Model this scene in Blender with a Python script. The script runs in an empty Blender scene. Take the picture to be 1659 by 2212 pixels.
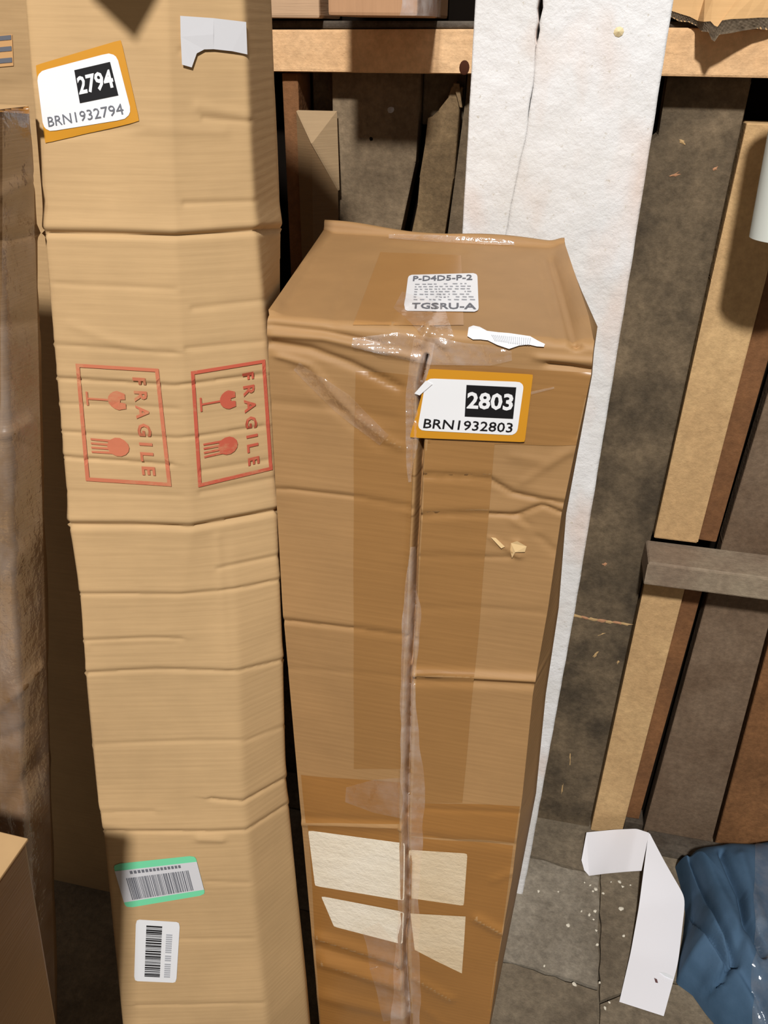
import bpy, bmesh, math, random
import numpy as np
from mathutils import Vector, Matrix
from mathutils.bvhtree import BVHTree

scn = bpy.context.scene
COL = scn.collection
rng = np.random.RandomState(7)
random.seed(7)

# ------------------------------------------------------------------ camera
F, CX, CY, H = 1789.0, 829.5, 1106.0, 1.6
_y, _p, _r = math.radians(12), math.radians(30.3), math.radians(0.73)
FW = np.array([-math.sin(_y)*math.cos(_p), math.cos(_y)*math.cos(_p), -math.sin(_p)])
R0 = np.array([math.cos(_y), math.sin(_y), 0.0])
U0 = np.cross(R0, FW)
RT = R0*math.cos(_r) + U0*math.sin(_r)
UP = np.cross(RT, FW)
CAM = np.array([0, 0, H])
cd = bpy.data.cameras.new('camera')
cd.sensor_fit = 'VERTICAL'; cd.sensor_height = 36.0; cd.sensor_width = 27.0
cd.lens = 36.0*F/2212.0
cd.clip_start = 0.02
cam = bpy.data.objects.new('camera', cd)
COL.objects.link(cam)
M = Matrix(((RT[0], UP[0], -FW[0], 0), (RT[1], UP[1], -FW[1], 0), (RT[2], UP[2], -FW[2], H), (0, 0, 0, 1)))
cam.matrix_world = M
scn.camera = cam

# ------------------------------------------------------------------ light
w = bpy.data.worlds.new('world'); scn.world = w; w.use_nodes = True
w.node_tree.nodes['Background'].inputs[0].default_value = (1.0, 0.93, 0.84, 1)
w.node_tree.nodes['Background'].inputs[1].default_value = 0.14
LIGHT = np.array([0.06, -3.0, 5.2])
ld = bpy.data.lights.new('ceiling_lamp', 'AREA')
ld.shape = 'DISK'; ld.size = 0.38; ld.energy = 372; ld.color = (1.0, 0.978, 0.95)
lo = bpy.data.objects.new('ceiling_lamp', ld); COL.objects.link(lo)
lo.location = LIGHT
lo.rotation_euler = (Vector((-0.1, 0.9, 0.9)) - Vector(LIGHT)).to_track_quat('-Z', 'Y').to_euler()
vs = scn.view_settings
vs.view_transform = 'Standard'; vs.look = 'None'; vs.gamma = 1.0; vs.use_curve_mapping = False
vs.exposure = 0.0

# ------------------------------------------------------------------ helpers
def ray(x, y):
    return (x-CX)/F*RT - (y-CY)/F*UP + FW
def at(x, y, X=None, Y=None, Z=None):          # point on a world plane
    d = ray(x, y)
    t = X/d[0] if X is not None else Y/d[1] if Y is not None else (Z-H)/d[2]
    return CAM + t*d
def proj(P):                                    # (n,3) -> (n,2)
    Q = np.asarray(P) - CAM
    d = Q@FW
    return np.stack([CX+F*(Q@RT)/d, CY-F*(Q@UP)/d], -1)
def srgb(r, g, b):
    f = lambda c: (c/255/12.92 if c/255 <= .04045 else ((c/255+.055)/1.055)**2.4)
    return (f(r), f(g), f(b), 1.0)
def link(o, parent=None):
    COL.objects.link(o)
    if parent is not None:
        o.parent = parent
    return o
def mesh(name, V, Fc, mat, parent=None, smooth=False):
    me = bpy.data.meshes.new(name)
    me.from_pydata([tuple(map(float, v)) for v in V], [], [tuple(map(int, f)) for f in Fc])
    me.materials.append(mat)
    if smooth:
        me.polygons.foreach_set('use_smooth', [True]*len(me.polygons))
    me.update()
    return link(bpy.data.objects.new(name, me), parent)
def tag(o, label=None, cat=None, group=None, kind=None):
    if label: o['label'] = label
    if cat: o['category'] = cat
    if group: o['group'] = group
    if kind: o['kind'] = kind
    return o
def empty(name, loc=(0, 0, 0)):
    o = bpy.data.objects.new(name, None); o.location = loc; o.empty_display_size = .05
    COL.objects.link(o); return o
def grid_faces(n, m, off=0):
    i, j = np.meshgrid(np.arange(n-1), np.arange(m-1), indexing='ij')
    a = (i*m+j).ravel()+off
    return np.stack([a, a+1, a+m+1, a+m], -1)
def gmesh(name, P, mat, parent=None, smooth=True, flip=False):
    n, m = P.shape[:2]
    Fc = grid_faces(n, m)
    if flip: Fc = Fc[:, ::-1]
    return mesh(name, P.reshape(-1, 3), Fc, mat, parent, smooth)
def prism(name, XZ, y0, y1, mat, parent=None, bevel=.002, jit=0.0):
    """a board: outline in X,Z (counter-clockwise seen from the front), front y0, back y1"""
    bm = bmesh.new()
    vs_ = [bm.verts.new((x, y0, z)) for x, z in XZ]
    f = bm.faces.new(vs_)
    ext = bmesh.ops.extrude_face_region(bm, geom=[f])
    for v in ext['geom']:
        if isinstance(v, bmesh.types.BMVert): v.co.y = y1
    bmesh.ops.recalc_face_normals(bm, faces=bm.faces)
    if bevel:
        bmesh.ops.bevel(bm, geom=list(bm.edges), offset=bevel, segments=2, affect='EDGES', profile=.6)
    if jit:
        for v in bm.verts:
            v.co += Vector((random.uniform(-jit, jit), random.uniform(-jit, jit)*.6, random.uniform(-jit, jit)))
    me = bpy.data.meshes.new(name); bm.to_mesh(me); bm.free()
    me.materials.append(mat)
    return link(bpy.data.objects.new(name, me), parent)
def box(name, a, b, mat, parent=None, bevel=.003):
    return prism(name, [(a[0], a[2]), (b[0], a[2]), (b[0], b[2]), (a[0], b[2])], a[1], b[1], mat, parent, bevel)

def snoise(x, y, seed, scale):
    r = np.random.RandomState(seed); o = np.zeros_like(x)
    for k in range(7):
        a = r.uniform(0, 6.283); f = scale*r.uniform(.5, 1.6)
        o = o + np.sin(f*(x*math.cos(a)+y*math.sin(a)) + r.uniform(0, 6.28))
    return o/4.0

# ------------------------------------------------------------------ materials
def newmat(name):
    m = bpy.data.materials.new(name); m.use_nodes = True
    nt = m.node_tree
    return m, nt, nt.nodes['Principled BSDF']
def nd(nt, t, **kw):
    n = nt.nodes.new(t)
    for k, v in kw.items():
        if k in n.inputs.keys(): n.inputs[k].default_value = v
        else: setattr(n, k, v)
    return n
def flat(name, col, rough=.6, spec=.3, metallic=0.0):
    m, nt, b = newmat(name)
    b.inputs['Base Color'].default_value = col
    b.inputs['Roughness'].default_value = rough
    b.inputs['Specular IOR Level'].default_value = spec
    return m
def mapped(nt, scale, rot=(0, 0, 0)):
    tc = nd(nt, 'ShaderNodeTexCoord'); mp = nd(nt, 'ShaderNodeMapping')
    mp.inputs['Scale'].default_value = scale; mp.inputs['Rotation'].default_value = rot
    nt.links.new(tc.outputs['Object'], mp.inputs['Vector'])
    return mp.outputs['Vector']
def noise(nt, vec, scale, detail=4, rough=.6):
    n = nd(nt, 'ShaderNodeTexNoise'); n.inputs['Scale'].default_value = scale
    n.inputs['Detail'].default_value = detail; n.inputs['Roughness'].default_value = rough
    nt.links.new(vec, n.inputs['Vector']); return n.outputs['Fac']
def ramp(nt, fac, stops):
    r = nd(nt, 'ShaderNodeValToRGB'); e = r.color_ramp.elements
    while len(e) < len(stops): e.new(.5)
    for k, (p, c) in enumerate(stops): e[k].position = p; e[k].color = c
    nt.links.new(fac, r.inputs['Fac']); return r.outputs['Color']
def mixc(nt, fac, a, b, mode='MIX'):
    m = nd(nt, 'ShaderNodeMix', data_type='RGBA', blend_type=mode)
    for s, v in ((0, fac), (6, a), (7, b)):
        if hasattr(v, 'is_linked') or isinstance(v, bpy.types.NodeSocket): nt.links.new(v, m.inputs[s])
        else: m.inputs[s].default_value = v
    return m.outputs[2]
def bump(nt, b, h, strength, dist):
    n = nd(nt, 'ShaderNodeBump'); n.inputs['Strength'].default_value = strength
    n.inputs['Distance'].default_value = dist
    nt.links.new(h, n.inputs['Height']); nt.links.new(n.outputs['Normal'], b.inputs['Normal'])
def mul(c, k): return (c[0]*k, c[1]*k, c[2]*k, 1)

def cardboard(name, col, rough=.75, spec=.2, ribs=True, coat=0.0, var=.10, rib_axis='Z'):
    m, nt, b = newmat(name)
    v1 = mapped(nt, (1, 1, 1)); n1 = noise(nt, v1, 6, 5)
    v2 = mapped(nt, (6, 6, 170) if rib_axis == 'Z' else (170, 6, 6)); n2 = noise(nt, v2, 2.0, 3, .6)
    c1 = ramp(nt, n1, [(.3, mul(col, 1-var)), (.7, mul(col, 1+var))])
    c2 = ramp(nt, n2, [(.3, (.94, .935, .93, 1)), (.7, (1.03, 1.03, 1.03, 1))])
    nt.links.new(mixc(nt, 1.0, c1, c2, 'MULTIPLY'), b.inputs['Base Color'])
    b.inputs['Roughness'].default_value = rough; b.inputs['Specular IOR Level'].default_value = spec
    b.inputs['Coat Weight'].default_value = coat; b.inputs['Coat Roughness'].default_value = .25
    if ribs:
        wv = nd(nt, 'ShaderNodeTexWave', wave_type='BANDS', bands_direction=rib_axis)
        wv.inputs['Scale'].default_value = 40; wv.inputs['Distortion'].default_value = 1.2
        wv.inputs['Detail'].default_value = 2
        nt.links.new(v1, wv.inputs['Vector'])
        ad = nd(nt, 'ShaderNodeMath', operation='MULTIPLY_ADD'); ad.inputs[1].default_value = .5
        nt.links.new(wv.outputs['Fac'], ad.inputs[0]); nt.links.new(n2, ad.inputs[2])
        bump(nt, b, ad.outputs[0], .07, .002)
    else:
        bump(nt, b, n2, .25, .002)
    return m
def wood(name, col, dirt=None, rough=.8, axis='Z', amt=.5, grain=1.0, spec=.2):
    m, nt, b = newmat(name)
    s = {'Z': (14, 14, 1.2), 'X': (1.2, 14, 14), 'N': (5, 5, 5)}[axis]
    v = mapped(nt, s); n1 = noise(nt, v, 3.2, 7, .65)
    v0 = mapped(nt, (1, 1, 1)); n0 = noise(nt, v0, 7, 6, .65); n3 = noise(nt, v0, 90, 3, .7)
    k = .22*grain
    c1 = ramp(nt, n1, [(.25, mul(col, 1-k*1.4)), (.5, col), (.75, mul(col, 1+k))])
    if dirt:
        f = ramp(nt, n0, [(.5-.22*amt, (0, 0, 0, 1)), (.5+.3*(1-amt)+.1, (1, 1, 1, 1))])
        c1 = mixc(nt, f, dirt, c1)
    c2 = ramp(nt, n3, [(.3, (1-.3*grain, 1-.3*grain, 1-.3*grain, 1)), (.7, (1+.18*grain, 1+.18*grain, 1+.18*grain, 1))])
    nt.links.new(mixc(nt, 1.0, c1, c2, 'MULTIPLY'), b.inputs['Base Color'])
    b.inputs['Roughness'].default_value = rough; b.inputs['Specular IOR Level'].default_value = spec
    ad = nd(nt, 'ShaderNodeMath', operation='ADD')
    nt.links.new(n1, ad.inputs[0]); nt.links.new(n3, ad.inputs[1])
    bump(nt, b, ad.outputs[0], .5, .003)
    return m
def film(name, opacity=.10, tint=(.80, .77, .76, 1), rough=.12, wr=60, gloss=.10):
    """clear wrinkled plastic: mostly see-through, a thin milky haze of its own and a gloss"""
    m = bpy.data.materials.new(name); m.use_nodes = True; nt = m.node_tree
    nt.nodes.remove(nt.nodes['Principled BSDF']); out = nt.nodes['Material Output']
    tr = nd(nt, 'ShaderNodeBsdfTransparent'); tr.inputs[0].default_value = (.94, .93, .925, 1)
    df = nd(nt, 'ShaderNodeBsdfDiffuse'); df.inputs[0].default_value = tint
    gs = nd(nt, 'ShaderNodeBsdfGlossy'); gs.inputs['Roughness'].default_value = rough
    v = mapped(nt, (1, 1, .7)); n = noise(nt, v, wr, 4, .6)
    bp = nd(nt, 'ShaderNodeBump'); bp.inputs['Strength'].default_value = .9; bp.inputs['Distance'].default_value = .005
    nt.links.new(n, bp.inputs['Height']); nt.links.new(bp.outputs[0], gs.inputs['Normal'])
    n2 = noise(nt, v, 26, 4, .65)
    op = nd(nt, 'ShaderNodeMapRange'); op.inputs['From Min'].default_value = .4; op.inputs['From Max'].default_value = .75
    op.inputs['To Min'].default_value = opacity*.4; op.inputs['To Max'].default_value = min(1, opacity*2.4)
    nt.links.new(n2, op.inputs['Value'])
    m1 = nd(nt, 'ShaderNodeMixShader'); nt.links.new(op.outputs[0], m1.inputs[0])
    nt.links.new(tr.outputs[0], m1.inputs[1]); nt.links.new(df.outputs[0], m1.inputs[2])
    m2 = nd(nt, 'ShaderNodeAddShader'); gs.inputs['Color'].default_value = (gloss, gloss, gloss, 1)
    nt.links.new(m1.outputs[0], m2.inputs[0]); nt.links.new(gs.outputs[0], m2.inputs[1])
    nt.links.new(m2.outputs[0], out.inputs['Surface'])
    return m
def faded_ink(name, ink, base, keep=.62, scale=120):
    m, nt, b = newmat(name)
    v = mapped(nt, (1, 1, 2)); n = noise(nt, v, scale, 3, .7); n0 = noise(nt, v, 14, 3, .6)
    ad = nd(nt, 'ShaderNodeMath', operation='ADD'); nt.links.new(n, ad.inputs[0]); nt.links.new(n0, ad.inputs[1])
    f = ramp(nt, ad.outputs[0], [(.3, (0, 0, 0, 1)), (.95, (keep, keep, keep, 1))])
    c = mixc(nt, f, base, ink)
    nt.links.new(c, b.inputs['Base Color']); b.inputs['Roughness'].default_value = .8
    b.inputs['Specular IOR Level'].default_value = .1
    return m

C_LEFT = srgb(194, 161, 117)
M_left = cardboard('cardboard_pale', C_LEFT)
M_left2 = cardboard('cardboard_pale_neighbour', srgb(192, 158, 114))
M_right = cardboard('cardboard_brown', srgb(168, 130, 86), rough=.6, spec=.3)
M_pack = cardboard('cardboard_wrapped_shade', srgb(122, 95, 66), rough=.4, spec=.4, ribs=False, var=.25)  # base colour darkened to stand for shade on the wrapped box
M_tape = cardboard('packing_tape_brown', srgb(158, 116, 68), rough=.34, spec=.45, ribs=True, coat=.25, var=.05)
M_tape2 = cardboard('packing_tape_amber', srgb(160, 112, 58), rough=.3, spec=.5, ribs=True, coat=.3, var=.07)
M_tapetop = cardboard('packing_tape_top', srgb(178, 132, 80), rough=.34, spec=.45, ribs=False, coat=.25, var=.05)
M_torn = flat('torn_paper_layer', srgb(222, 190, 140), .9, .1)
M_white = flat('label_paper_white', srgb(236, 237, 240), .45, .4)
M_whiteold = wood('label_paper_yellowed', srgb(250, 243, 228), srgb(238, 226, 204), rough=.4, axis='X', amt=.2, grain=.10, spec=.4)
M_whiteold2 = wood('label_paper_browned', srgb(236, 219, 190), srgb(222, 200, 166), rough=.4, axis='X', amt=.25, grain=.12, spec=.4)
M_whitesilver = flat('label_paper_grey', srgb(214, 214, 218), .35, .5)
M_orange = flat('label_orange', srgb(206, 143, 34), .5, .4)
M_black = flat('print_black', srgb(22, 21, 24), .5, .3)
M_greyink = flat('print_grey', srgb(110, 112, 120), .6, .3)
M_lightink = flat('print_light_grey', srgb(176, 178, 184), .6, .3)
M_green = flat('label_green', srgb(120, 218, 168), .5, .4)
M_red = faded_ink('stamp_red', srgb(190, 66, 56), C_LEFT, .82)
M_redfaint = faded_ink('stamp_red_worn', srgb(196, 84, 66), C_LEFT, .68, 70)
M_film = film('clear_film', .10, gloss=.22, rough=.16)
M_filmthin = film('clear_film_thin', .05, wr=40, gloss=.12, rough=.16)
M_dark = flat('dark_void', srgb(20, 15, 11), .9, .05)
M_rail = wood('timber_fresh', srgb(240, 200, 154), srgb(226, 182, 134), axis='X', amt=.4, grain=.5)
M_dust = wood('timber_dusty', srgb(108, 99, 88), srgb(70, 60, 50), axis='X', amt=.5)
M_plank = wood('plank_grey', srgb(148, 128, 102), srgb(108, 92, 72), axis='Z', amt=.5, grain=.8)
M_plankdark = wood('plank_dirty', srgb(132, 114, 90), srgb(76, 66, 53), axis='N', amt=.65, grain=.9)
M_stud = wood('stud_pale', srgb(222, 186, 134), srgb(196, 160, 114), axis='Z', amt=.4, grain=.5)
M_studbrown = wood('stud_brown', srgb(150, 104, 66), srgb(116, 80, 52), axis='Z', amt=.4, grain=.6)
M_board = wood('board_greybrown', srgb(132, 112, 92), srgb(106, 86, 68), axis='Z', amt=.5, grain=.7)
M_boardred = wood('board_redbrown', srgb(152, 106, 68), srgb(118, 82, 52), axis='Z', amt=.4, grain=.8)
M_ledge = wood('ledge_grey', srgb(160, 146, 124), srgb(134, 116, 98), axis='X', amt=.4, grain=.6)
M_splint = wood('splintered_wood', srgb(158, 132, 96), srgb(112, 92, 66), axis='Z', amt=.4, grain=1.0)
M_pink = cardboard('cardboard_pinkish', srgb(190, 148, 112), rib_axis='X')
M_tan = cardboard('cardboard_tan', srgb(206, 166, 116), ribs=False)
M_core = wood('corrugated_core', srgb(158, 142, 120), srgb(96, 82, 66), axis='N', amt=.5)
M_blue = None
M_roll = flat('white_foam', srgb(226, 230, 222), .8, .2)
M_strip = flat('white_strip', srgb(240, 239, 244), .55, .3)

def painted(name):
    m, nt, b = newmat(name)
    v = mapped(nt, (1, 1, 1)); n = noise(nt, v, 55, 5, .65); n2 = noise(nt, v, 5, 4, .6)
    vs2 = mapped(nt, (1, 1, .5)); n3 = noise(nt, vs2, 9, 3, .5); n5 = noise(nt, v, 130, 2, .7)
    c = ramp(nt, n2, [(.35, srgb(222, 220, 217)), (.6, srgb(236, 236, 237))])
    st = ramp(nt, n3, [(.54, (0, 0, 0, 1)), (.70, (.75, .75, .75, 1))])
    c = mixc(nt, st, c, srgb(224, 205, 193))
    sp = ramp(nt, n5, [(.66, (0, 0, 0, 1)), (.76, (.6, .6, .6, 1))])
    c = mixc(nt, sp, c, srgb(190, 180, 160))
    nt.links.new(c, b.inputs['Base Color'])
    b.inputs['Roughness'].default_value = .55; b.inputs['Specular IOR Level'].default_value = .3
    bump(nt, b, n, .6, .004)
    return m
M_paint = painted('flaking_white_paint')
def concrete(name, a, bcol):
    m, nt, b = newmat(name)
    v = mapped(nt, (1, 1, 1)); n = noise(nt, v, 7, 8, .7); n2 = noise(nt, v, 70, 4, .7); n3 = noise(nt, v, 18, 5, .7)
    c = ramp(nt, n, [(.3, bcol), (.68, a)])
    c2 = ramp(nt, n2, [(.3, (.7, .7, .7, 1)), (.7, (1.2, 1.2, 1.2, 1))])
    c = mixc(nt, 1.0, c, c2, 'MULTIPLY')
    c3 = ramp(nt, n3, [(.62, (0, 0, 0, 1)), (.75, (.6, .6, .6, 1))])
    c = mixc(nt, c3, c, mul(a, 1.25))
    nt.links.new(c, b.inputs['Base Color']); b.inputs['Roughness'].default_value = .85
    ad = nd(nt, 'ShaderNodeMath', operation='ADD'); nt.links.new(n2, ad.inputs[0]); nt.links.new(n3, ad.inputs[1])
    bump(nt, b, ad.outputs[0], .5, .004)
    return m
M_floor = concrete('dusty_concrete', srgb(158, 148, 132), srgb(112, 102, 87))
M_floor2 = concrete('dusty_concrete_brown', srgb(138, 124, 103), srgb(96, 84, 68))

# ------------------------------------------------------------------ decals: flat print and tape lying on a surface
def homography(q):
    A = []; bb = []
    for (x, y), (u, v) in zip(q, [(0, 0), (1, 0), (1, 1), (0, 1)]):
        A += [[u, v, 1, 0, 0, 0, -u*x, -v*x], [0, 0, 0, u, v, 1, -u*y, -v*y]]; bb += [x, y]
    h = np.append(np.linalg.solve(np.array(A, float), np.array(bb, float)), 1).reshape(3, 3)
    return lambda uv: (lambda t: t[:, :2]/t[:, 2:])(np.c_[uv, np.ones(len(uv))]@h.T)
class Surf:
    """a finished surface that labels, tape and print are laid on"""
    def __init__(self, objs):
        V, P = [], []
        for o in objs:
            off = len(V)
            V += [v.co.copy() for v in o.data.vertices]
            P += [tuple(i+off for i in p.vertices) for p in o.data.polygons]
        self.t = BVHTree.FromPolygons(V, P)
    def lay(self, px, off):
        out = []; last = None
        c = Vector(CAM)
        for x, y in px:
            d = Vector(ray(x, y)).normalized()
            h, n, i, _ = self.t.ray_cast(c, d)
            if h is None:
                out.append(None); continue
            if n.dot(d) > 0: n = -n
            p = h + n*off; last = p; out.append(p)
        good = [k for k, p in enumerate(out) if p is not None]
        for k, p in enumerate(out):
            if p is None and good:
                g = min(good, key=lambda q: (px[q][0]-px[k][0])**2+(px[q][1]-px[k][1])**2)
                z = (out[g]-c).dot(Vector(FW)); d = Vector(ray(*px[k]))
                out[k] = c + d*z
        return out
def patch(name, s, quad, mat, parent, off=.0007, n=14, m=14, rnd=0.0, sub=None, wob=0.0, smooth=True):
    """rectangular label; quad = its four corners (top-left, top-right, bottom-right, bottom-left)"""
    Hm = homography(quad)
    a, b, c, d = sub or (0, 0, 1, 1)
    u, v = np.meshgrid(np.linspace(a, c, m), np.linspace(b, d, n))
    if rnd:
        L = math.hypot(quad[1][0]-quad[0][0], quad[1][1]-quad[0][1]); Hh = math.hypot(quad[3][0]-quad[0][0], quad[3][1]-quad[0][1])
        rx, ry = rnd/L, rnd/Hh
        for sx in (0, 1):
            for sy in (0, 1):
                cx = rx if sx == 0 else 1-rx; cy = ry if sy == 0 else 1-ry
                dx = (u-cx)/rx; dy = (v-cy)/ry
                mk = ((dx < 0) == (sx == 0)) & ((dy < 0) == (sy == 0))
                l = np.hypot(dx, dy); mk &= l > 1
                u = np.where(mk, cx+dx/np.maximum(l, 1e-6)*rx, u); v = np.where(mk, cy+dy/np.maximum(l, 1e-6)*ry, v)
    px = Hm(np.c_[u.ravel(), v.ravel()])
    if wob:
        px = px + np.c_[snoise(px[:, 0]/40, px[:, 1]/40, 3, 1.), snoise(px[:, 0]/40, px[:, 1]/40, 4, 1.)]*wob
    pts = s.lay(px, off)
    Fc = grid_faces(n, m)[:, ::-1]
    return mesh(name, pts, Fc, mat, parent, smooth)
def polys(name, s, quad, shapes, mat, parent, off=.0011):
    """flat printed shapes (convex, unit coordinates inside quad) joined into one print"""
    Hm = homography(quad); V = []; Fc = []
    for sh in shapes:
        sh = np.array(sh, float)
        k = len(V); V += s.lay(Hm(sh), off); Fc.append(tuple(range(k, k+len(sh))))
    return mesh(name, V, Fc, mat, parent)
def rect(a, b, c, d, n=1):
    return [(a, b), (c, b), (c, d), (a, d)]
def strip_rect(a, b, c, d, n=8):                 # long thin rectangle cut into pieces so that it follows the surface
    out = []
    if c-a > d-b:
        e = np.linspace(a, c, n+1); return [rect(e[i], b, e[i+1], d) for i in range(n)]
    e = np.linspace(b, d, n+1); return [rect(a, e[i], c, e[i+1]) for i in range(n)]
def text_tris(txt, bold=.02, res=2):
    cu = bpy.data.curves.new('t', 'FONT'); cu.body = txt; cu.offset = bold; cu.resolution_u = res
    o = bpy.data.objects.new('t', cu); COL.objects.link(o)
    dg = bpy.context.evaluated_depsgraph_get()
    me = o.evaluated_get(dg).to_mesh()
    V = np.array([v.co[:] for v in me.vertices]); me.calc_loop_triangles()
    T = [tuple(t.vertices) for t in me.loop_triangles]
    o.evaluated_get(dg).to_mesh_clear()
    bpy.data.objects.remove(o); bpy.data.curves.remove(cu)
    return V[:, :2], T
def text(name, s, quad, txt, boxuv, mat, parent, off=.0012, rot=0, bold=.02):
    V, T = text_tris(txt, bold)
    lo_, hi = V.min(0), V.max(0); V = (V-lo_)/(hi-lo_)
    x, y = V[:, 0], 1-V[:, 1]
    if rot == 90: x, y = 1-y, x                   # reads downwards
    a, b, c, d = boxuv
    px = homography(quad)(np.c_[a+(c-a)*x, b+(d-b)*y])
    return mesh(name, s.lay(px, off), [t[::-1] for t in T], mat, parent)

# ------------------------------------------------------------------ creases pressed into cardboard
def seg_dist(P, poly):
    best = np.full(len(P), 1e9); sgn = np.zeros(len(P))
    poly = np.array(poly, float)
    for a, b in zip(poly[:-1], poly[1:]):
        d = b-a; L2 = d@d
        t = np.clip(((P-a)@d)/L2, 0, 1)
        q = a+t[:, None]*d; e = P-q; dist = np.hypot(e[:, 0], e[:, 1])
        sg = np.sign(d[0]*e[:, 1]-d[1]*e[:, 0])
        mk = dist < best
        best = np.where(mk, dist, best); sgn = np.where(mk, sg, sgn)
    return best, sgn
def creased(P, creases, mask=None, amp=.0012, seed=1):
    """P (n,m,3) grid -> displaced copy"""
    n, m = P.shape[:2]
    du = np.gradient(P, axis=1); dv = np.gradient(P, axis=0)
    N = np.cross(du, dv); N /= np.maximum(np.linalg.norm(N, axis=2, keepdims=True), 1e-12)
    view = CAM - P
    N = np.where((N*view).sum(2, keepdims=True) < 0, -N, N)
    px = proj(P.reshape(-1, 3))
    D = np.zeros(n*m)
    for cr in creases:
        pts, dep, wd = cr[:3]; kind = cr[3] if len(cr) > 3 else 'v'
        s, sg = seg_dist(px, pts)
        if kind == 'v': D -= dep*np.exp(-(s/wd)**2)
        elif kind == 'step':                       # upper part stands proud and rolls in at the crease
            D -= dep*np.exp(-(s/wd)**2)
            D += np.where(sg < 0, dep*.6*np.exp(-(s/(wd*5))**2), dep*.15*np.exp(-(s/(wd*3))**2))
        elif kind == 'r': D += dep*np.exp(-(s/wd)**2)
    D += amp*snoise(px[:, 0]/100, px[:, 1]/100, seed, 1.1) + amp*.12*snoise(px[:, 0]/60, px[:, 1]/22, seed+5, 1.0)
    D = D.reshape(n, m)
    if mask is not None: D = D*mask
    return P + N*D[..., None]
def smooth_cols(P, it=2):
    for _ in range(it):
        Q = P.copy(); Q[:, 1:-1] = (P[:, :-2]+2*P[:, 1:-1]+P[:, 2:])/4; P = Q
    return P
def section_skin(cols, zs, step=.004):
    """cols: list of (z->X, z->Y) polylines given as arrays [(x,y,z)...]; returns grid rows=z, cols=perimeter"""
    G = []
    for k in cols:
        k = np.array(sorted(k, key=lambda q: q[2]))
        def ex(i):
            v = np.interp(zs, k[:, 2], k[:, i])
            s0 = (k[1, i]-k[0, i])/(k[1, 2]-k[0, 2]); s1 = (k[-1, i]-k[-2, i])/(k[-1, 2]-k[-2, 2])
            v = np.where(zs < k[0, 2], k[0, i]+s0*(zs-k[0, 2])*.5, v)
            return np.where(zs > k[-1, 2], k[-1, i]+s1*(zs-k[-1, 2]), v)
        G.append(np.stack([ex(0), ex(1), zs], -1))
    out = []
    for a, b in zip(G[:-1], G[1:]):
        n = max(3, int(np.linalg.norm(a-b, axis=1).max()/step))
        t = np.linspace(0, 1, n, endpoint=False)
        out.append(a[:, None]*(1-t[None, :, None])+b[:, None]*t[None, :, None])
    out.append(G[-1][:, None])
    return np.concatenate(out, 1)
# ================================================================== SETTING
def xz(pts, Y):
    return [(at(x, y, Y=Y)[0], at(x, y, Y=Y)[2]) for x, y in pts]
# floor: a concrete bed and the slabs on it, split by cracks
fl = tag(box('floor', (-3, -3, -.08), (3, 1.46, -.012), M_floor2, None, 0), kind='structure')
tag(fl, 'dusty grey concrete floor strewn with white chips')
def slab(pts, mat, z=0.0, seed=0):
    bm = bmesh.new()
    P = []
    n = len(pts)
    for i in range(n):
        a = np.array(pts[i]); b = np.array(pts[(i+1) % n]); L = np.linalg.norm(b-a); k = max(1, min(60, int(L/.02)))
        for t in np.linspace(0, 1, k, endpoint=False):
            p = a+(b-a)*t
            if 0 < t: p = p + rng.uniform(-.0022, .0022, 2)
            P.append(p)
    f = bm.faces.new([bm.verts.new((p[0], p[1], z)) for p in P])
    e = bmesh.ops.extrude_face_region(bm, geom=[f])
    for v in e['geom']:
        if isinstance(v, bmesh.types.BMVert): v.co.z = -.012
    bmesh.ops.recalc_face_normals(bm, faces=bm.faces)
    me = bpy.data.meshes.new('slab'); bm.to_mesh(me); bm.free(); me.materials.append(mat)
    return link(bpy.data.objects.new('slab', me), fl)
xc = at(1293, 2000, Z=0)[0]; yc = at(1200, 2108, Z=0)[1]
g = .0022
slab([(-3, -3), (xc-.06, -3), (xc-.012, yc-.35), (xc-g, yc-.012), (-.1, yc+.02), (-3, yc+.05)], M_floor2, 0)
slab([(-3, yc+.055), (-.1, yc+.025), (xc-g, yc-.005), (xc-g+.004, 1.24), (xc-.2, 1.262), (-3, 1.27)], M_floor, .001)
slab([(xc-.055, -3), (3, -3), (3, 1.10), (xc+.12, 1.03), (xc+g, .96), (xc-.007, yc-.36)], M_floor2, -.001)
slab([(xc+g, .966), (xc+.12, 1.036), (3, 1.106), (3, 1.46), (xc+g+.006, 1.46)], M_floor2, .0005)
slab([(-3, 1.276), (xc-.2, 1.268), (xc-g, 1.246), (xc-g, 1.46), (-3, 1.46)], M_floor2, 0)

# back wall: dark backing with boards, studs, rails on it
wall = tag(box('wall_back', (-3, 1.43, 0), (3, 1.50, 2.9), M_dark, None, 0), kind='structure')
tag(wall, 'old boarded back wall of rough brown planks and studs')
def board(name, pts, y0, y1, mat, jit=.0006, bev=.0025, label=None):
    o = prism(name, pts, y0, y1, mat, wall, bev, jit)
    if label: o['label'] = label
    return o
# left of the white post
board('stud', [(-.449, .0), (-.424, .0), (-.424, 1.54), (-.449, 1.54)], 1.335, 1.40, M_studbrown)
board('plank', [(-.62, 0), (-.50, 0), (-.50, 1.59), (-.62, 1.59)], 1.37, 1.42, M_plankdark)
board('plank', [(-1.2, 0), (-.63, 0), (-.63, 1.59), (-1.2, 1.59)], 1.38, 1.42, M_plankdark)
board('plank', [(-.418, 0), (-.383, 0), (-.383, 1.59), (-.418, 1.59)], 1.39, 1.42, M_plankdark)
board('plank', [(-.379, 0)] + [(-.30, 0), (-.268, 1.315), (-.247, 1.42), (-.243, 1.49), (-.243, 1.59), (-.379, 1.59)], 1.365, 1.40, M_plank)
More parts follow.
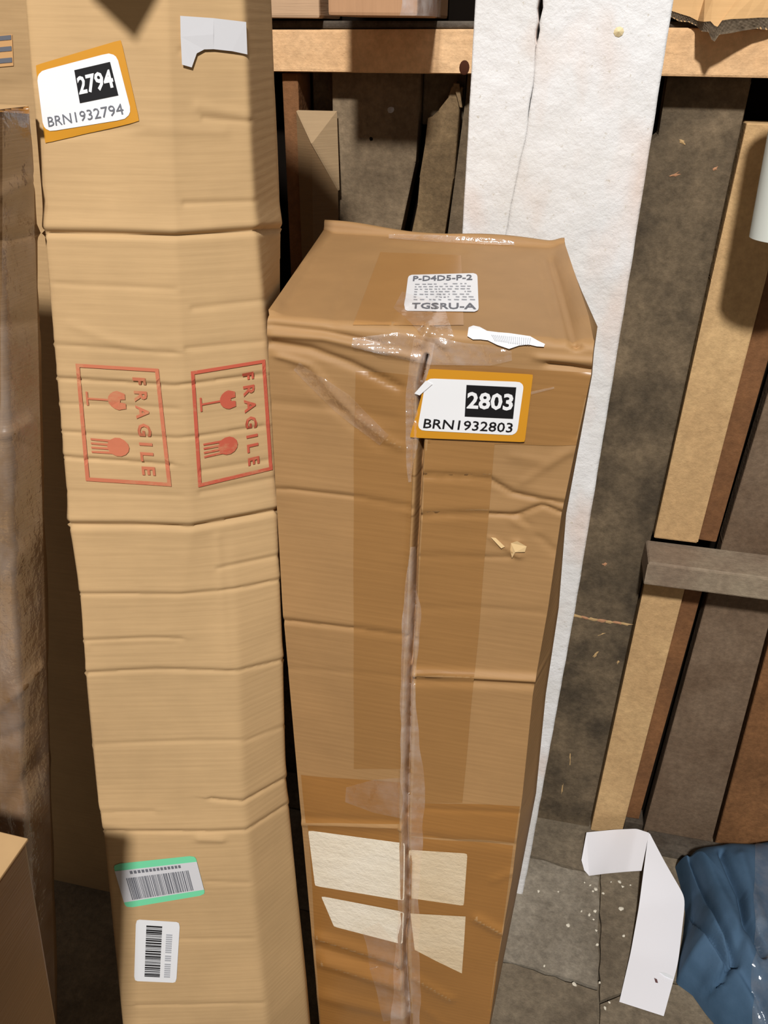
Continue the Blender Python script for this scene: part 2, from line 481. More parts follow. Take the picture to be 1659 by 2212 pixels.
# splintered plank beside the dark gap
sp = [(-.275, 0), (-.205, 0), (-.197, 1.30), (-.185, 1.40), (-.182, 1.50), (-.180, 1.527), (-.186, 1.519), (-.189, 1.534), (-.194, 1.526), (-.199, 1.512), (-.212, 1.496), (-.222, 1.486), (-.229, 1.484), (-.231, 1.45), (-.238, 1.40), (-.240, 1.36), (-.251, 1.30)]
board('plank', sp, 1.355, 1.395, M_splint, .0008, .0015, 'splintered pale plank beside a black gap')
board('plank', [(-.203, 0), (-.10, 0), (-.10, 1.59), (-.172, 1.59), (-.176, 1.5), (-.194, 1.3)], 1.37, 1.41, M_plank)
board('plank', [(-.242, 1.472), (-.178, 1.472), (-.178, 1.545), (-.242, 1.545)], 1.385, 1.42, M_plankdark)
board('splinter', [(-.1805, 1.5), (-.177, 1.5), (-.1835, 1.531), (-.192, 1.5315)], 1.350, 1.357, M_splint, .0003, .0005)
# right of the white post
xr = at(1536, 596, Y=1.37)[0]
board('plank', [(-.02, 0), (.206, 0), (.213, .8), (.221, 1.54), (.221, 1.596), (.108, 1.596), (.109, 1.47), (.05, 1.42)], 1.37, 1.41, M_plankdark, .0008)
o = board('stud', [(.2095, .0), (.279, .0), (.290, .745), (.2165, .745)], 1.362, 1.41, M_stud)
o = board('stud', [(.2155, .80), (.2925, .80), (.300, 1.27), (.300, 1.49), (.2245, 1.49), (.2215, 1.27)], 1.362, 1.41, M_stud)
board('stud', [(.2815, .05), (.311, .05), (.325, .75), (.2925, .75)], 1.374, 1.41, M_studbrown)
board('stud', [(.2945, .80), (.326, .80), (.338, 1.27), (.345, 1.5), (.303, 1.5)], 1.374, 1.41, M_studbrown)
board('block', [(.281, .0), (.321, .0), (.3215, .044), (.281, .047)], 1.366, 1.41, M_dust)
g2a = at(1545, 1812, Y=1.37); g2b = at(1659, 1385, Y=1.37)
def gx(z): return g2a[0]+(g2b[0]-g2a[0])*(z-g2a[2])/(g2b[2]-g2a[2])
board('plank', [(.327, .0), (gx(0)-.004, 0), (gx(1.59)-.004, 1.59), (.365, 1.59), (.337, .8)], 1.376, 1.41, M_board)
board('plank', [(gx(0)+.004, 0), (gx(0)+.15, 0), (gx(0)+.17, 1.59), (gx(1.59)+.004, 1.59)], 1.374, 1.41, M_boardred)
board('plank', [(gx(0)+.156, 0), (1.0, 0), (1.0, 1.59), (gx(0)+.176, 1.59)], 1.376, 1.41, M_board)
o = board('ledge', [(.203, .742), (.72, .742), (.72, .786), (.203, .789)], 1.292, 1.372, M_ledge, .0012, .004, 'grey weathered ledge across the studs')
board('sill', [(.335, 0), (1.2, 0), (1.2, .022), (.335, .022)], 1.325, 1.374, M_dust)
# rail either side of the post, with a dusty board on top
RY = 1.318
def rz(x): return 1.5415+.0125*(x+.45)
board('rail', [(-1.2, rz(-.9)), (-.13, rz(-.13)), (-.13, rz(-.13)+.0555), (-1.2, rz(-.9)+.0505)], RY, 1.365, M_rail, .0006, .003)
board('rail', [(.06, 1.5475), (1.1, 1.550), (1.1, 1.606), (.06, 1.604)], RY, 1.365, M_rail, .0006, .003)
board('rail_board', [(-1.2, rz(-.9)+.0515), (-.13, rz(-.13)+.0565), (-.13, rz(-.13)+.0645), (-1.2, rz(-.9)+.0655)], RY+.004, 1.42, M_dust)
board('rail_board', [(.06, 1.6045), (1.1, 1.6065), (1.1, 1.6135), (.06, 1.6115)], RY+.006, 1.42, M_dust)
# knot in the rail beside the post
kn = at(1003, 146, Y=RY)
bm = bmesh.new(); bmesh.ops.create_uvsphere(bm, u_segments=16, v_segments=8, radius=1)
for v in bm.verts: v.co = Vector((kn[0]+v.co.x*.0075, RY+.0005+v.co.y*.0016, kn[2]+v.co.z*.0095))
me = bpy.data.meshes.new('knot'); bm.to_mesh(me); bm.free(); me.materials.append(flat('knot_dark', srgb(74, 42, 28), .8, .1))
link(bpy.data.objects.new('knot', me), wall)
# nail and pale scars on the boards
def chip(name, px, Y, w_, h_, mat, rot=0, th=.0012, parent=wall):
    lo_r = .85 if name == 'nail' else .25
    c = at(*px, Y=Y); bm = bmesh.new()
    k = 9; ring = []
    for i in range(k):
        a = 6.283*i/k; r = random.uniform(lo_r, 1.15)
        x, z = math.cos(a)*w_*r, math.sin(a)*h_*r
        ring.append(bm.verts.new((c[0]+x*math.cos(rot)-z*math.sin(rot), Y-th*.2, c[2]+x*math.sin(rot)+z*math.cos(rot))))
    t = bm.verts.new((c[0], Y-th, c[2]))
    for i in range(k): bm.faces.new((ring[i], ring[(i+1) % k], t))
    me = bpy.data.meshes.new(name); bm.to_mesh(me); bm.free(); me.materials.append(mat)
    return link(bpy.data.objects.new(name, me), parent)
M_scar = flat('pale_scar', srgb(190, 158, 112), .85, .1); M_scar2 = flat('pink_scar', srgb(186, 138, 104), .85, .1)
M_nail = flat('nail_grey', srgb(170, 170, 176), .35, .5)
chip('nail', (844, 237), 1.365, .0055, .0045, M_nail, 0, .003)
chip('nail', (802, 300), 1.365, .003, .003, M_dark, 0, .001)
chip('scar', (1474, 307), 1.37, .009, .003, M_scar, -.4)
chip('scar', (1455, 378), 1.37, .012, .0035, M_scar2, .4)
chip('scar', (1545, 365), 1.37, .004, .006, M_scar2, -.5)
chip('scar', (1305, 1219), 1.37, .006, .0045, M_scar2, 0)
for px, a, b, r in [((1285, 1415), .004, .012, -.5), ((1300, 1370), .010, .002, .6), ((1335, 1430), .003, .006, -.2), ((1232, 1640), .003, .02, .1), ((1215, 1700), .002, .025, .05)]:
    chip('scar', px, 1.37, a, b, M_scar, r)
for i in range(7):
    chip('scar', (1245+i*18, 1331+i*3), 1.37, .015, .005, M_scar2 if i % 2 else M_scar, -.1)

# white post: two painted boards with an open crack between them
post = empty('wooden_post', (-.03, 1.2, 0))
tag(post, 'thick white flaking painted post standing in front of the boarded wall', 'post')
PY = 1.16
crk = [(1176, -520), (1172, -150), (1168, 0), (1163, 60), (1150, 190), (1133, 300), (1112, 400), (1093, 508), (1070, 620), (1010, 1000), (960, 1400), (900, 1900)]
cp = [at(x, y, Y=PY) for x, y in crk]
cz = np.linspace(0.0, 2.3, 300)
cpx = np.interp(cz, [p[2] for p in cp][::-1], [p[0] for p in cp][::-1])
gap = .00005+.0009*np.clip(snoise(cz*9, cz*0, 11, 9.), 0, 1)
zt = at(1165, 15, Y=PY)[2]; gap += .0035*np.exp(-((cz-zt)/.012)**2)+.0028*np.exp(-((cz-at(1160, 72, Y=PY)[2])/.006)**2)
wob = .0012*snoise(cz*40, cz*0, 5, 3.)
def post_part(xl, xr):
    n = 46
    xs = [xl+(xr-xl)*t for t in np.linspace(0, 1, n)]
    P = np.stack([np.stack([x, np.full_like(cz, PY), cz], -1) for x in xs], 1)
    b = snoise(P[..., 0]*90, P[..., 2]*60, 21, 1.)*.0008 + snoise(P[..., 0]*300, P[..., 2]*240, 22, 1.)*.0004
    e = np.minimum(np.arange(n), np.arange(n)[::-1])
    P[..., 1] += b + np.where(e == 0, .0012, 0)[None]
    F_ = P[:, :1].copy(); F_[..., 1] = PY+.10
    B_ = P[:, -1:].copy(); B_[..., 1] = PY+.10
    P = np.concatenate([F_, P, B_, F_], 1)
    o = gmesh('board', P, M_paint, None, True)
    o.parent = post; o.matrix_parent_inverse = Matrix.Translation(-post.location)
    return o
left_x = np.full_like(cz, -.143)+wob*.15
right_x = np.interp(cz, [0, .1, .78, 1.3, 2.3], [.0675, .071, .083, .085, .0845])+.0003*snoise(cz*50, cz*0, 8, 2.)
post_part(left_x, cpx-gap+wob)
post_part(cpx+gap+wob, right_x)
nl = chip('nail', (1336, 68), PY, .0058, .0052, flat('nail_filler', srgb(232, 214, 170), .6, .2), 0, .004, None)
nl.parent = post; nl.matrix_parent_inverse = Matrix.Translation(-post.location)

# ================================================================== LEFT TALL BOX
def ay(z): return .50+.14*z
def on_lean(px, py, dy):
    d = ray(px, py); t = (.50+.14*H+dy)/(d[1]-.14*d[2]); return CAM+t*d
KA = [(48, 0), (70, 261), (90, 502), (145, 1132), (168, 1282), (181, 1454), (208, 1735), (220, 1795), (262, 2214)]
KB1 = [((358, 0), .018), ((377, 509), .020), ((395, 830), .024), ((413, 1138), .027), ((392, 1284), .027), ((345, 1451), .022), ((370, 1735), .022), ((380, 1794), .022), ((420, 2210), .025)]
KB2 = [((438, -8), .036), ((462, 503), .038), ((505, 1122), .050), ((508, 1274), .049), ((513, 1449), .045), ((525, 1730), .045), ((532, 1792), .046), ((575, 2205), .05)]
KC = [((527, -10), .057), ((555, 497), .060), ((583, 800), .068), ((600, 1102), .077), ((606, 1252), .082), ((613, 1424), .088), ((619, 1690), .10), ((624, 1740), .105), ((664, 2130), .12)]
colA = [on_lean(*p, 0) for p in KA]; colB1 = [on_lean(*p, d) for p, d in KB1]
colB2 = [on_lean(*p, d) for p, d in KB2]; colC = [on_lean(*p, d) for p, d in KC]
colD = [np.array([p[0]-float(np.interp(p[2], [1.1, 1.4], [.045, .004])), p[1]+.085, p[2]]) for p in colC]
colE = [np.array([p[0]+.0, p[1]+.24, p[2]]) for p in colA]
zs = np.concatenate([np.linspace(0, .25, 60, endpoint=False), np.linspace(.25, 1.72, 900, endpoint=False), np.linspace(1.72, 1.77, 20)])
P = section_skin([colE, colA, colB1, colB2, colC, colD, colE], zs, .0042)
P = smooth_cols(P, 3)
cl = [
    ([(60, 500), (90, 502), (232, 504), (377, 509), (549, 497), (600, 494)], .0042, 7, 'step'),
    ([(117, 612), (377, 625)], .0008, 6), ([(418, 666), (566, 649)], .0010, 7), ([(114, 743), (377, 762)], .0012, 6, 'step'),
    ([(150, 700), (240, 735), (330, 757)], .0008, 10, 'r'),
    ([(404, 753), (566, 738)], .0011, 6), ([(114, 816), (232, 823), (377, 833), (418, 828), (566, 807)], .0019, 5, 'step'),
    ([(131, 873), (250, 875), (384, 884)], .0009, 5), ([(131, 932), (384, 946), (434, 941), (569, 919)], .0014, 5, 'step'),
    ([(134, 986), (259, 995), (370, 1003)], .0019, 5, 'step'), ([(434, 1017), (580, 994)], .0012, 5), ([(434, 1064), (590, 1034)], .0012, 6),
    ([(147, 1060), (390, 1072)], .0006, 6),
    ([(120, 1131), (144, 1132), (283, 1133), (411, 1138), (600, 1101), (640, 1093)], .0044, 7, 'step'),
    ([(168, 1282), (390, 1284), (505, 1272), (600, 1252)], .0018, 5, 'step'), ([(471, 1228), (600, 1201)], .0013, 5),
    ([(181, 1384), (330, 1378), (390, 1380)], .0013, 5, 'step'), ([(200, 1398), (380, 1394)], .0005, 6),
    ([(181, 1454), (336, 1446), (512, 1449), (613, 1424)], .0020, 5, 'step'),
    ([(205, 1610), (424, 1600), (532, 1600), (613, 1569)], .0010, 5), ([(215, 1755), (330, 1752)], .0010, 6, 'step'),
    ([(455, 1724), (480, 1727), (525, 1730), (613, 1681)], .0024, 5, 'step'), ([(222, 1795), (454, 1795), (532, 1792), (617, 1738)], .0022, 5, 'step'),
    ([(430, 1810), (480, 1812)], .0024, 8, 'r'), ([(447, 1905), (537, 1907)], .0010, 5), ([(390, 2028), (545, 2028)], .0008, 5),
    ([(295, 2171), (570, 2167)], .0011, 5, 'step'), ([(400, 440), (549, 436)], .0012, 7), ([(440, 255), (540, 262)], .0010, 6), ([(300, 275), (480, 285)], .0008, 14, 'r'),
    ([(110, 300), (200, 285), (300, 275)], .0008, 8), ([(430, 230), (530, 250)], .0010, 12, 'r'),
    ([(390, 110), (470, 105), (530, 118)], .0008, 8), ([(470, 1160), (480, 1300), (490, 1440)], .0010, 10, 'r'),
]
kk = np.arange(P.shape[1])
P = creased(P, cl, amp=.0008, seed=3)
P[:, -1] = P[:, 0]
lbx = empty('cardboard_box', (-.40, .60, 0))
tag(lbx, 'tall pale cardboard box with red FRAGILE stamps and a crushed corner', 'box', 'tall cardboard boxes leaning by the wall')
def kid(o, par):
    o.parent = par; o.matrix_parent_inverse = Matrix.Translation(-par.location); return o
lbody = kid(gmesh('body', P, M_left), lbx)
SL = Surf([lbody])
# top flap; an unseen flap is added above to cast a dark triangle
topz = zs[-1]
A_, C_, D_, E_ = [np.array([np.interp(topz, [q[2] for q in sorted(c, key=lambda q: q[2])], [q[i] for q in sorted(c, key=lambda q: q[2])]) for i in (0, 1)]) for c in (colA, colC, colD, colE)]
ring = P[-1]
cen = ring.mean(0)
V = list(ring)+[cen]
kid(mesh('top_flap', V, [(i, i+1, len(ring)) for i in range(len(ring)-1)], M_left), lbx)
def shadow_src(px, py, zz):                      # a point at height zz on the line from that spot of the box to the lamp
    s = SL.lay([(px, py)], 0)[0]; s = np.array(s); d = LIGHT-s
    return s + d*(zz-s[2])/d[2]
tip = shadow_src(293, 88, 1.675); l1 = shadow_src(196, -4, 1.70); r1 = shadow_src(345, -8, 1.70)
iA = int(np.argmin(np.abs(ring[:, 0]-colA[0][0])+np.abs(ring[:, 1]-colA[0][1])))
front = [q for q in ring if q[1] < ring[:, 1].min()+.09]
h1 = ring[np.argmin(np.hypot(ring[:, 0]+.43, ring[:, 1]-.76))]; h2 = ring[np.argmin(np.hypot(ring[:, 0]+.33, ring[:, 1]-.79))]
fp = [h1, l1, tip, r1, h2]
V = fp+[np.array(q)+[0, 0, .004] for q in fp]
n5 = 5
kid(mesh('shadow_flap', V, [tuple(range(5)), tuple(range(9, 4, -1))]+[(i, (i+1) % 5, 5+(i+1) % 5, 5+i) for i in range(5)], M_left), lbx)

def sub(o, par):                                  # sub-part of a part
    o.parent = par; return o
# orange framed asset label, tilted
qO = [(78, 141), (262, 86), (302, 262), (98, 310)]
t = kid(patch('orange_label', SL, qO, M_orange, None, .0008, rnd=3), lbx); t['label'] = 'tilted orange label with black number block'
qW = [(79, 150), (248, 105), (292, 254), (97, 286)]
qW = [(80, 156), (251, 111), (288, 255), (96, 286)]
sub(patch('white_panel', SL, qW, M_white, None, .0012, rnd=20), t)
qB = [(162, 152), (239, 134), (257, 206), (174, 223)]
sub(patch('number_block', SL, qB, M_black, None, .0016, n=6, m=6), t)
sub(text('number', SL, qB, '2794', (.03, .22, .97, .78), M_white, None, .0020, bold=.03), t)
sub(text('code', SL, qW, 'BRN1932794', (.07, .78, .93, .93), M_greyink, None, .0017, bold=.0), t)
# white torn paper at the top
tp = [[(388, 35), (460, 40), (460, 75), (389, 80)], [(460, 40), (527, 48), (530, 118), (500, 110), (460, 108)], [(389, 80), (460, 75), (460, 108), (440, 108), (424, 117), (413, 146), (392, 140)]]
V, Fc = [], []
for pz in tp:
    k = len(V); V += SL.lay(pz, .0026); Fc.append(tuple(range(k, k+len(pz)))[::-1])
kid(mesh('torn_paper', V, Fc, M_whitesilver), lbx)['label'] = 'torn white paper remnant'
# red FRAGILE stamps
def stamp(q, par, faint):
    m = M_redfaint if faint else M_red
    tx, ty, N = .045, .030, 24
    out = [(t, 0) for t in np.linspace(0, 1, N, endpoint=False)]+[(1, t) for t in np.linspace(0, 1, N, endpoint=False)]+[(1-t, 1) for t in np.linspace(0, 1, N, endpoint=False)]+[(0, 1-t) for t in np.linspace(0, 1, N, endpoint=False)]
    inn = [(tx+(1-2*tx)*a, ty+(1-2*ty)*b) for a, b in out]
    px = homography(q)(np.array(out+inn)); K = len(out)
    o = kid(mesh('fragile_stamp', SL.lay(px, .0011), [(i, i+K, (i+1) % K+K, (i+1) % K) for i in range(K)], m), par)
    o['label'] = 'red FRAGILE stamp with glass and hand symbols'
    # wine glass lying on its side (stem to the left)
    gl = []
    cx, cy = .36, .30
    for i in range(8):
        a0, a1 = -1.35+2.7*i/8, -1.35+2.7*(i+1)/8
        gl.append([(cx+.14, cy), (cx+.14-.15*math.cos(a0), cy+.085*math.sin(a0)), (cx+.14-.15*math.cos(a1), cy+.085*math.sin(a1))])
    gl += [[(cx+.11, cy-.083), (cx+.20, cy-.06), (cx+.20, cy-.012), (cx+.11, cy-.005)], [(cx+.11, cy+.012), (cx+.20, cy+.022), (cx+.20, cy+.07), (cx+.11, cy+.083)]]
    gl += strip_rect(.11, cy-.008, .38, cy+.008, 6)+[rect(.09, cy-.06, .115, cy+.06)]
    sub(polys('glass_symbol', SL, q, gl, m, None), o)
    hd = []
    cy = .70
    for i in range(14):
        a0, a1 = 6.283*i/14, 6.283*(i+1)/14
        hd.append([(.42, cy), (.42+.13*math.cos(a0), cy+.078*math.sin(a0)), (.42+.13*math.cos(a1), cy+.078*math.sin(a1))])
    for k in range(4): hd.append([(.10, cy-.062+k*.036), (.36, cy-.058+k*.033), (.36, cy-.038+k*.033), (.10, cy-.046+k*.036)])
    sub(polys('hand_symbol', SL, q, hd, m, None), o)
    sub(text('stamp_text', SL, q, 'F R A G I L E', (.67, .09, .83, .92), m, None, .0012, rot=90, bold=.03), o)
stamp([(164, 785), (343, 796), (371, 1050), (186, 1038)], lbx, True)
stamp([(412, 802), (572, 776), (588, 1014), (428, 1052)], lbx, False)
# green edged barcode label and white barcode label
qG = [(244, 1866), (422, 1847), (444, 1932), (272, 1961)]
t = kid(patch('green_label', SL, qG, M_green, None, .0008, rnd=10), lbx); t['label'] = 'green edged label with a smudged barcode'
sub(patch('white_panel', SL, qG, M_whitesilver, None, .0012, n=8, sub=(.0, .15, 1.0, .86)), t)
x = .10; bars = []
while x < .86:
    wd = random.choice([.006, .010, .016]); bars.append(rect(x, .33, x+wd, .83)); x += wd+random.choice([.006, .009, .013])
sub(polys('barcode', SL, qG, bars, M_greyink, None, .0016), t)
sub(polys('text_line', SL, qG, [rect(.16+.045*i, .18, .16+.045*i+.03, .25) for i in range(14)], M_greyink, None, .0016), t)
qV = [(294, 1985), (389, 1991), (381, 2122), (290, 2118)]
t = kid(patch('barcode_label', SL, qV, M_white, None, .0008, rnd=7), lbx); t['label'] = 'white label with upright barcode'
y = .08; bars = []
while y < .90:
    wd = random.choice([.006, .010, .016, .024]); bars.append(rect(.24, y, .60, y+wd)); y += wd+random.choice([.007, .010, .016])
sub(polys('barcode', SL, qV, bars, M_black, None, .0013), t)
y = .2; bars = []
while y < .9:
    bars.append(rect(.70, y, .84, y+.022)); y += .035+.03*(random.random() < .2)
sub(polys('text_line', SL, qV, bars, M_lightink, None, .0013), t)
# ================================================================== RIGHT TALL BOX
FY = .73
zt_ = 1.362
kl = np.array([(0, -.253), (.15, -.255), (.67, -.266), (1.03, -.274), (1.36, -.2715)])
def FRx(px, py, Y): p = at(px, py, Y=Y); return (p[2], p[0])
kr = np.array(sorted([(0., .018)]+[FRx(*q, FY) for q in [(1281, 760), (1277, 810), (1213, 1110), (1184, 1313), (1151, 1500), (1129, 1713), (1106, 1900), (1052, 2212)]]))
kr2 = np.array(sorted([(0., .022)]+[FRx(*q, FY+.06) for q in [(1283, 760), (1279, 810), (1223, 1110), (1207, 1313), (1179, 1500), (1158, 1713), (1122, 1900), (1060, 2212)]]))
TBL, TBR = np.array([-.324, 1.118]), np.array([-.006, 1.108])
uu = np.unique(np.r_[np.linspace(0, 1, 84), np.linspace(.462, .565, 48)])
n_u = len(uu)
zf = np.concatenate([np.linspace(0, .2, 40, endpoint=False), np.linspace(.2, zt_-.010, 760)])
rows = []
for z in zf:
    xl = np.interp(z, kl[:, 0], kl[:, 1]); xr_ = np.interp(z, kr[:, 0], kr[:, 1])
    rows.append(np.stack([xl+(xr_-xl)*uu, np.full(n_u, FY), np.full(n_u, z)], -1))
xl, xr_ = rows[-1][0, 0], rows[-1][-1, 0]
fl_, fr_ = np.array([xl, FY]), np.array([xr_, FY])
def toprow(t, dz=0.0):
    a = fl_+(TBL-fl_)*t; b = fr_+(TBR-fr_)*t
    p = a[None]+(b-a)[None]*uu[:, None]
    return np.c_[p, np.full(n_u, zt_+dz)]
for k in range(1, 8):                               # rounded front rim
    a = k/8*math.pi/2; r = .010
    q = toprow(0); q[:, 1] += r*(1-math.cos(a)); q[:, 2] = zt_-r+r*math.sin(a)
    rows.append(q)
for t in np.linspace(.028, .965, 150):
    q = toprow(t)
    q[:, 2] += -.004*np.sin(math.pi*np.clip(uu*1.0, 0, 1))*math.sin(math.pi*t)
    # left side of the lid rises to the corner, right edge rolls up
    q[:, 2] += .007*np.exp(-((uu-1)/.035)**2)*min(1, t*6) + .004*np.exp(-(uu/.03)**2)
    rows.append(q)
for t, dz in ((.972, .003), (.976, .008), (.98, .013), (.988, .0155), (.997, .0150), (1.0, .011)):
    q = toprow(t); k_ = .75+.25*np.sin(uu*9+1)
    q[:, 2] += dz*k_*(1-.5*uu) + .006*np.exp(-((uu-1)/.035)**2); rows.append(q)
for z in np.linspace(1.34, 0, 40):
    q = toprow(1.0); q[:, 2] = z; rows.append(q)
G = np.array(rows)
seam = [(921, 770), (913, 800), (908, 828), (910, 953), (904, 1080), (897, 1203), (893, 1313), (885, 1448), (883, 1500), (880, 1640), (877, 1787), (881, 1943), (880, 1990), (873, 2033), (876, 2110), (883, 2212), (884, 2400)]
cr = [
    (seam, .020, 4.0), ([(p[0]-11, p[1]) for p in seam], .0022, 5, 'r'), ([(p[0]+11, p[1]) for p in seam], .0012, 6, 'r'),
    ([(600, 1056), (627, 1057), (762, 1072), (893, 1095)], .0018, 6, 'step'),
    ([(600, 1340), (627, 1342), (762, 1357), (881, 1372)], .0026, 6, 'step'),
    ([(620, 1445), (760, 1452), (870, 1462)], .0006, 7),
    ([(912, 1026), (1054, 1032), (1108, 1064), (1218, 1085)], .0030, 7, 'step'),
    ([(910, 1112), (1024, 1108), (1117, 1112), (1172, 1089), (1218, 1108)], .0032, 6, 'step'),
    ([(910, 1199), (1104, 1203)], .0014, 6, 'step'), ([(915, 1313), (1024, 1313), (1170, 1322)], .0008, 8),
    ([(889, 1452), (1020, 1457), (1150, 1464), (1200, 1466)], .0060, 8, 'r'), ([(889, 1470), (1020, 1475), (1150, 1482)], .0030, 8),
    ([(640, 1776), (658, 1779), (867, 1787)], .0022, 6, 'r'), ([(658, 1766), (867, 1774)], .0014, 8),
    ([(920, 1803), (990, 1815), (1109, 1824), (1150, 1826)], .0016, 8, 'step'), ([(920, 1744), (1121, 1756)], .0012, 6, 'step'),
    ([(1030, 1982), (1088, 2014)], .0050, 8, 'r'), ([(690, 2022), (867, 2076)], .0060, 11, 'r'), ([(700, 2078), (732, 2086), (863, 2127)], .0060, 11, 'r'),
    ([(690, 2050), (720, 2060), (870, 2103)], .0050, 9), ([(700, 2150), (870, 2190)], .0045, 14, 'r'),
    ([(896, 2110), (973, 2156)], .0034, 8, 'r'), ([(900, 2165), (960, 2212)], .0016, 7, 'r'), ([(1064, 1902), (1105, 1885)], .0020, 7, 'r'),
    ([(587, 742), (671, 755), (756, 786), (863, 838)], .0040, 9), ([(585, 722), (700, 730), (800, 752), (900, 772)], .0030, 8, 'r'),
    ([(584, 702), (700, 716), (820, 742)], .0026, 6),
    ([(600, 768), (671, 788), (747, 877), (836, 948), (870, 965)], .0026, 7, 'r'), ([(640, 800), (735, 895), (820, 965)], .0014, 9),
    ([(1184, 788), (1230, 793), (1285, 803)], .0040, 6), ([(1160, 772), (1285, 782)], .0024, 8, 'r'),
    ([(590, 870), (720, 880), (850, 905)], .0012, 12), ([(1110, 985), (1180, 1000), (1250, 960)], .0012, 12, 'r'), ([(1130, 1040), (1230, 975)], .0012, 8, 'r'),
    ([(1116, 1170), (1104, 1186), (1120, 1200)], .0026, 7, 'r'), ([(1060, 1160), (1090, 1182)], .0018, 5, 'r'), ([(1118, 1112), (1165, 1160), (1215, 1205)], .0014, 8),
    ([(1109, 1125), (1160, 1150)], .0012, 8, 'r'),
    ([(1190, 560), (1215, 640), (1240, 735)], .0045, 8), ([(1160, 560), (1185, 650), (1205, 735)], .0012, 8), ([(1243, 746), (1247, 750)], .008, 7),
    ([(700, 525), (620, 650)], .0015, 14), ([(760, 560), (735, 640), (720, 700)], .0010, 10),
    ([(950, 650), (930, 700), (910, 740)], .0030, 10, 'r'), ([(900, 690), (960, 745)], .0022, 9, 'r'), ([(880, 660), (850, 700)], .0020, 8, 'r'),
    ([(800, 530), (1000, 545)], .0012, 10),
]
nf = len(zf)
Gflat = creased(G, cr[3:], amp=.0010, seed=9)
G = creased(G, cr, amp=.0010, seed=9)
rbx = empty('cardboard_box', (-.13, .92, 0))
tag(rbx, 'brown taped cardboard box with orange 2803 label and blank labels low down', 'box', 'tall cardboard boxes leaning by the wall')
rbody = kid(gmesh('body', G, M_right), rbx)
# side walls
def sidewall(edge, back, mid=None, flip=False):
    lo_i = nf+6
    z_ = G[:nf+4, :, 2]
    E0 = G[:nf+4, edge]; n_ = len(E0)
    cols = [E0]
    zc = np.clip(E0[:, 2], 0, zt_)
    bx = np.full(n_, back[0]); by = np.full(n_, back[1])
    if mid is not None:
        mx_ = np.interp(zc, mid[:, 0], mid[:, 1]); mp_ = np.stack([mx_, np.full(n_, FY+.06), E0[:, 2]], -1)
        for t in (.25, .5, .75, 1): cols.append(E0*(1-t)+mp_*t)
    s0 = cols[-1]
    B0 = np.stack([bx, by, E0[:, 2]], -1)
    for t in np.linspace(0, 1, 14)[1:]: cols.append(s0*(1-t)+B0*t)
    Q = np.stack(cols, 1)
    te = G[nf+3:nf+163, edge]                       # close the panel up to the lid's own edge
    te = te[:np.argmax(te[:, 1])+1]
    fe = np.r_[0, np.cumsum(np.linalg.norm(np.diff(te, axis=0), axis=1))]; fe /= fe[-1]
    fq = np.r_[0, np.cumsum(np.linalg.norm(np.diff(Q[-1], axis=0), axis=1))]; fq /= fq[-1]
    last = np.stack([np.interp(fq, fe, te[:, i]) for i in range(3)], -1)
    Q = np.concatenate([Q, last[None]], 0)
    o = kid(gmesh('side_panel', Q, M_right), rbx)
    return o
sR = sidewall(-1, TBR, kr2); sL_ = sidewall(0, TBL)
SR = Surf([rbody])
SRL = Surf([])                                     # the same face bridged over the seam, for stiff labels
SRL.t = BVHTree.FromPolygons([Vector(p) for p in Gflat.reshape(-1, 3)], [tuple(map(int, f)) for f in grid_faces(*Gflat.shape[:2])])
# brown tape along the seam, across the top and round the lower part
def tape(name, quad, mat, n=60, m=14, off=.0005, wob=2.0):
    return kid(patch(name, SR, quad, mat, None, off, n=n, m=m, wob=wob), rbx)
tape('tape_strip', [(766, 800), (898, 812), (868, 1660), (764, 1660)], M_tape, 150, 16)
tape('tape_strip', [(918, 955), (1068, 955), (1000, 1735), (890, 1735)], M_tape, 130, 16)
tape('tape_strip', [(822, 545), (995, 552), (1002, 705), (762, 703)], M_tapetop, 60, 20, .0006, 1.5)
tape('tape_strip', [(650, 1672), (870, 1690), (868, 1780), (660, 1777)], M_tape2, 24, 24)
tape('tape_strip', [(890, 1735), (1124, 1740), (1112, 1820), (888, 1805)], M_tape2, 24, 24)
tape('tape_strip', [(664, 1782), (867, 1790), (876, 2330), (700, 2300)], M_tape2, 110, 24)
tape('tape_strip', [(888, 1808), (1110, 1826), (1046, 2300), (892, 2330)], M_tape2, 110, 24)
tape('tape_strip', [(925, 780), (1276, 806), (1246, 960), (915, 958)], M_tape, 40, 40)
# orange framed number label
qO = [(928, 794), (1152, 806), (1134, 952), (886, 942)]
t = kid(patch('orange_label', SRL, qO, M_orange, None, .0034, n=24, m=24, rnd=3), rbx); t['label'] = 'orange label with number 2803'
qW = [(922, 814), (1133, 822), (1117, 937), (903, 926)]
sub(patch('white_panel', SRL, qW, M_white, None, .0039, n=24, m=24, rnd=14), t)
qB = [(1009, 828), (1116, 833), (1109, 901), (1005, 896)]
sub(patch('number_block', SRL, qB, M_black, None, .0043, n=10, m=10), t)
sub(text('number', SRL, qB, '2803', (.03, .20, .97, .74), M_white, None, .0047, bold=.03), t)
sub(text('code', SRL, qW, 'BRN1932803', (.055, .77, .95, .95), M_black, None, .0044, bold=.01), t)
# tab of the label lifted over the seam
tb = [(897, 846), (922, 818), (936, 826), (908, 850)]
kid(patch('film_tab', SRL, tb, M_white, None, .0048, n=6, m=6), rbx)
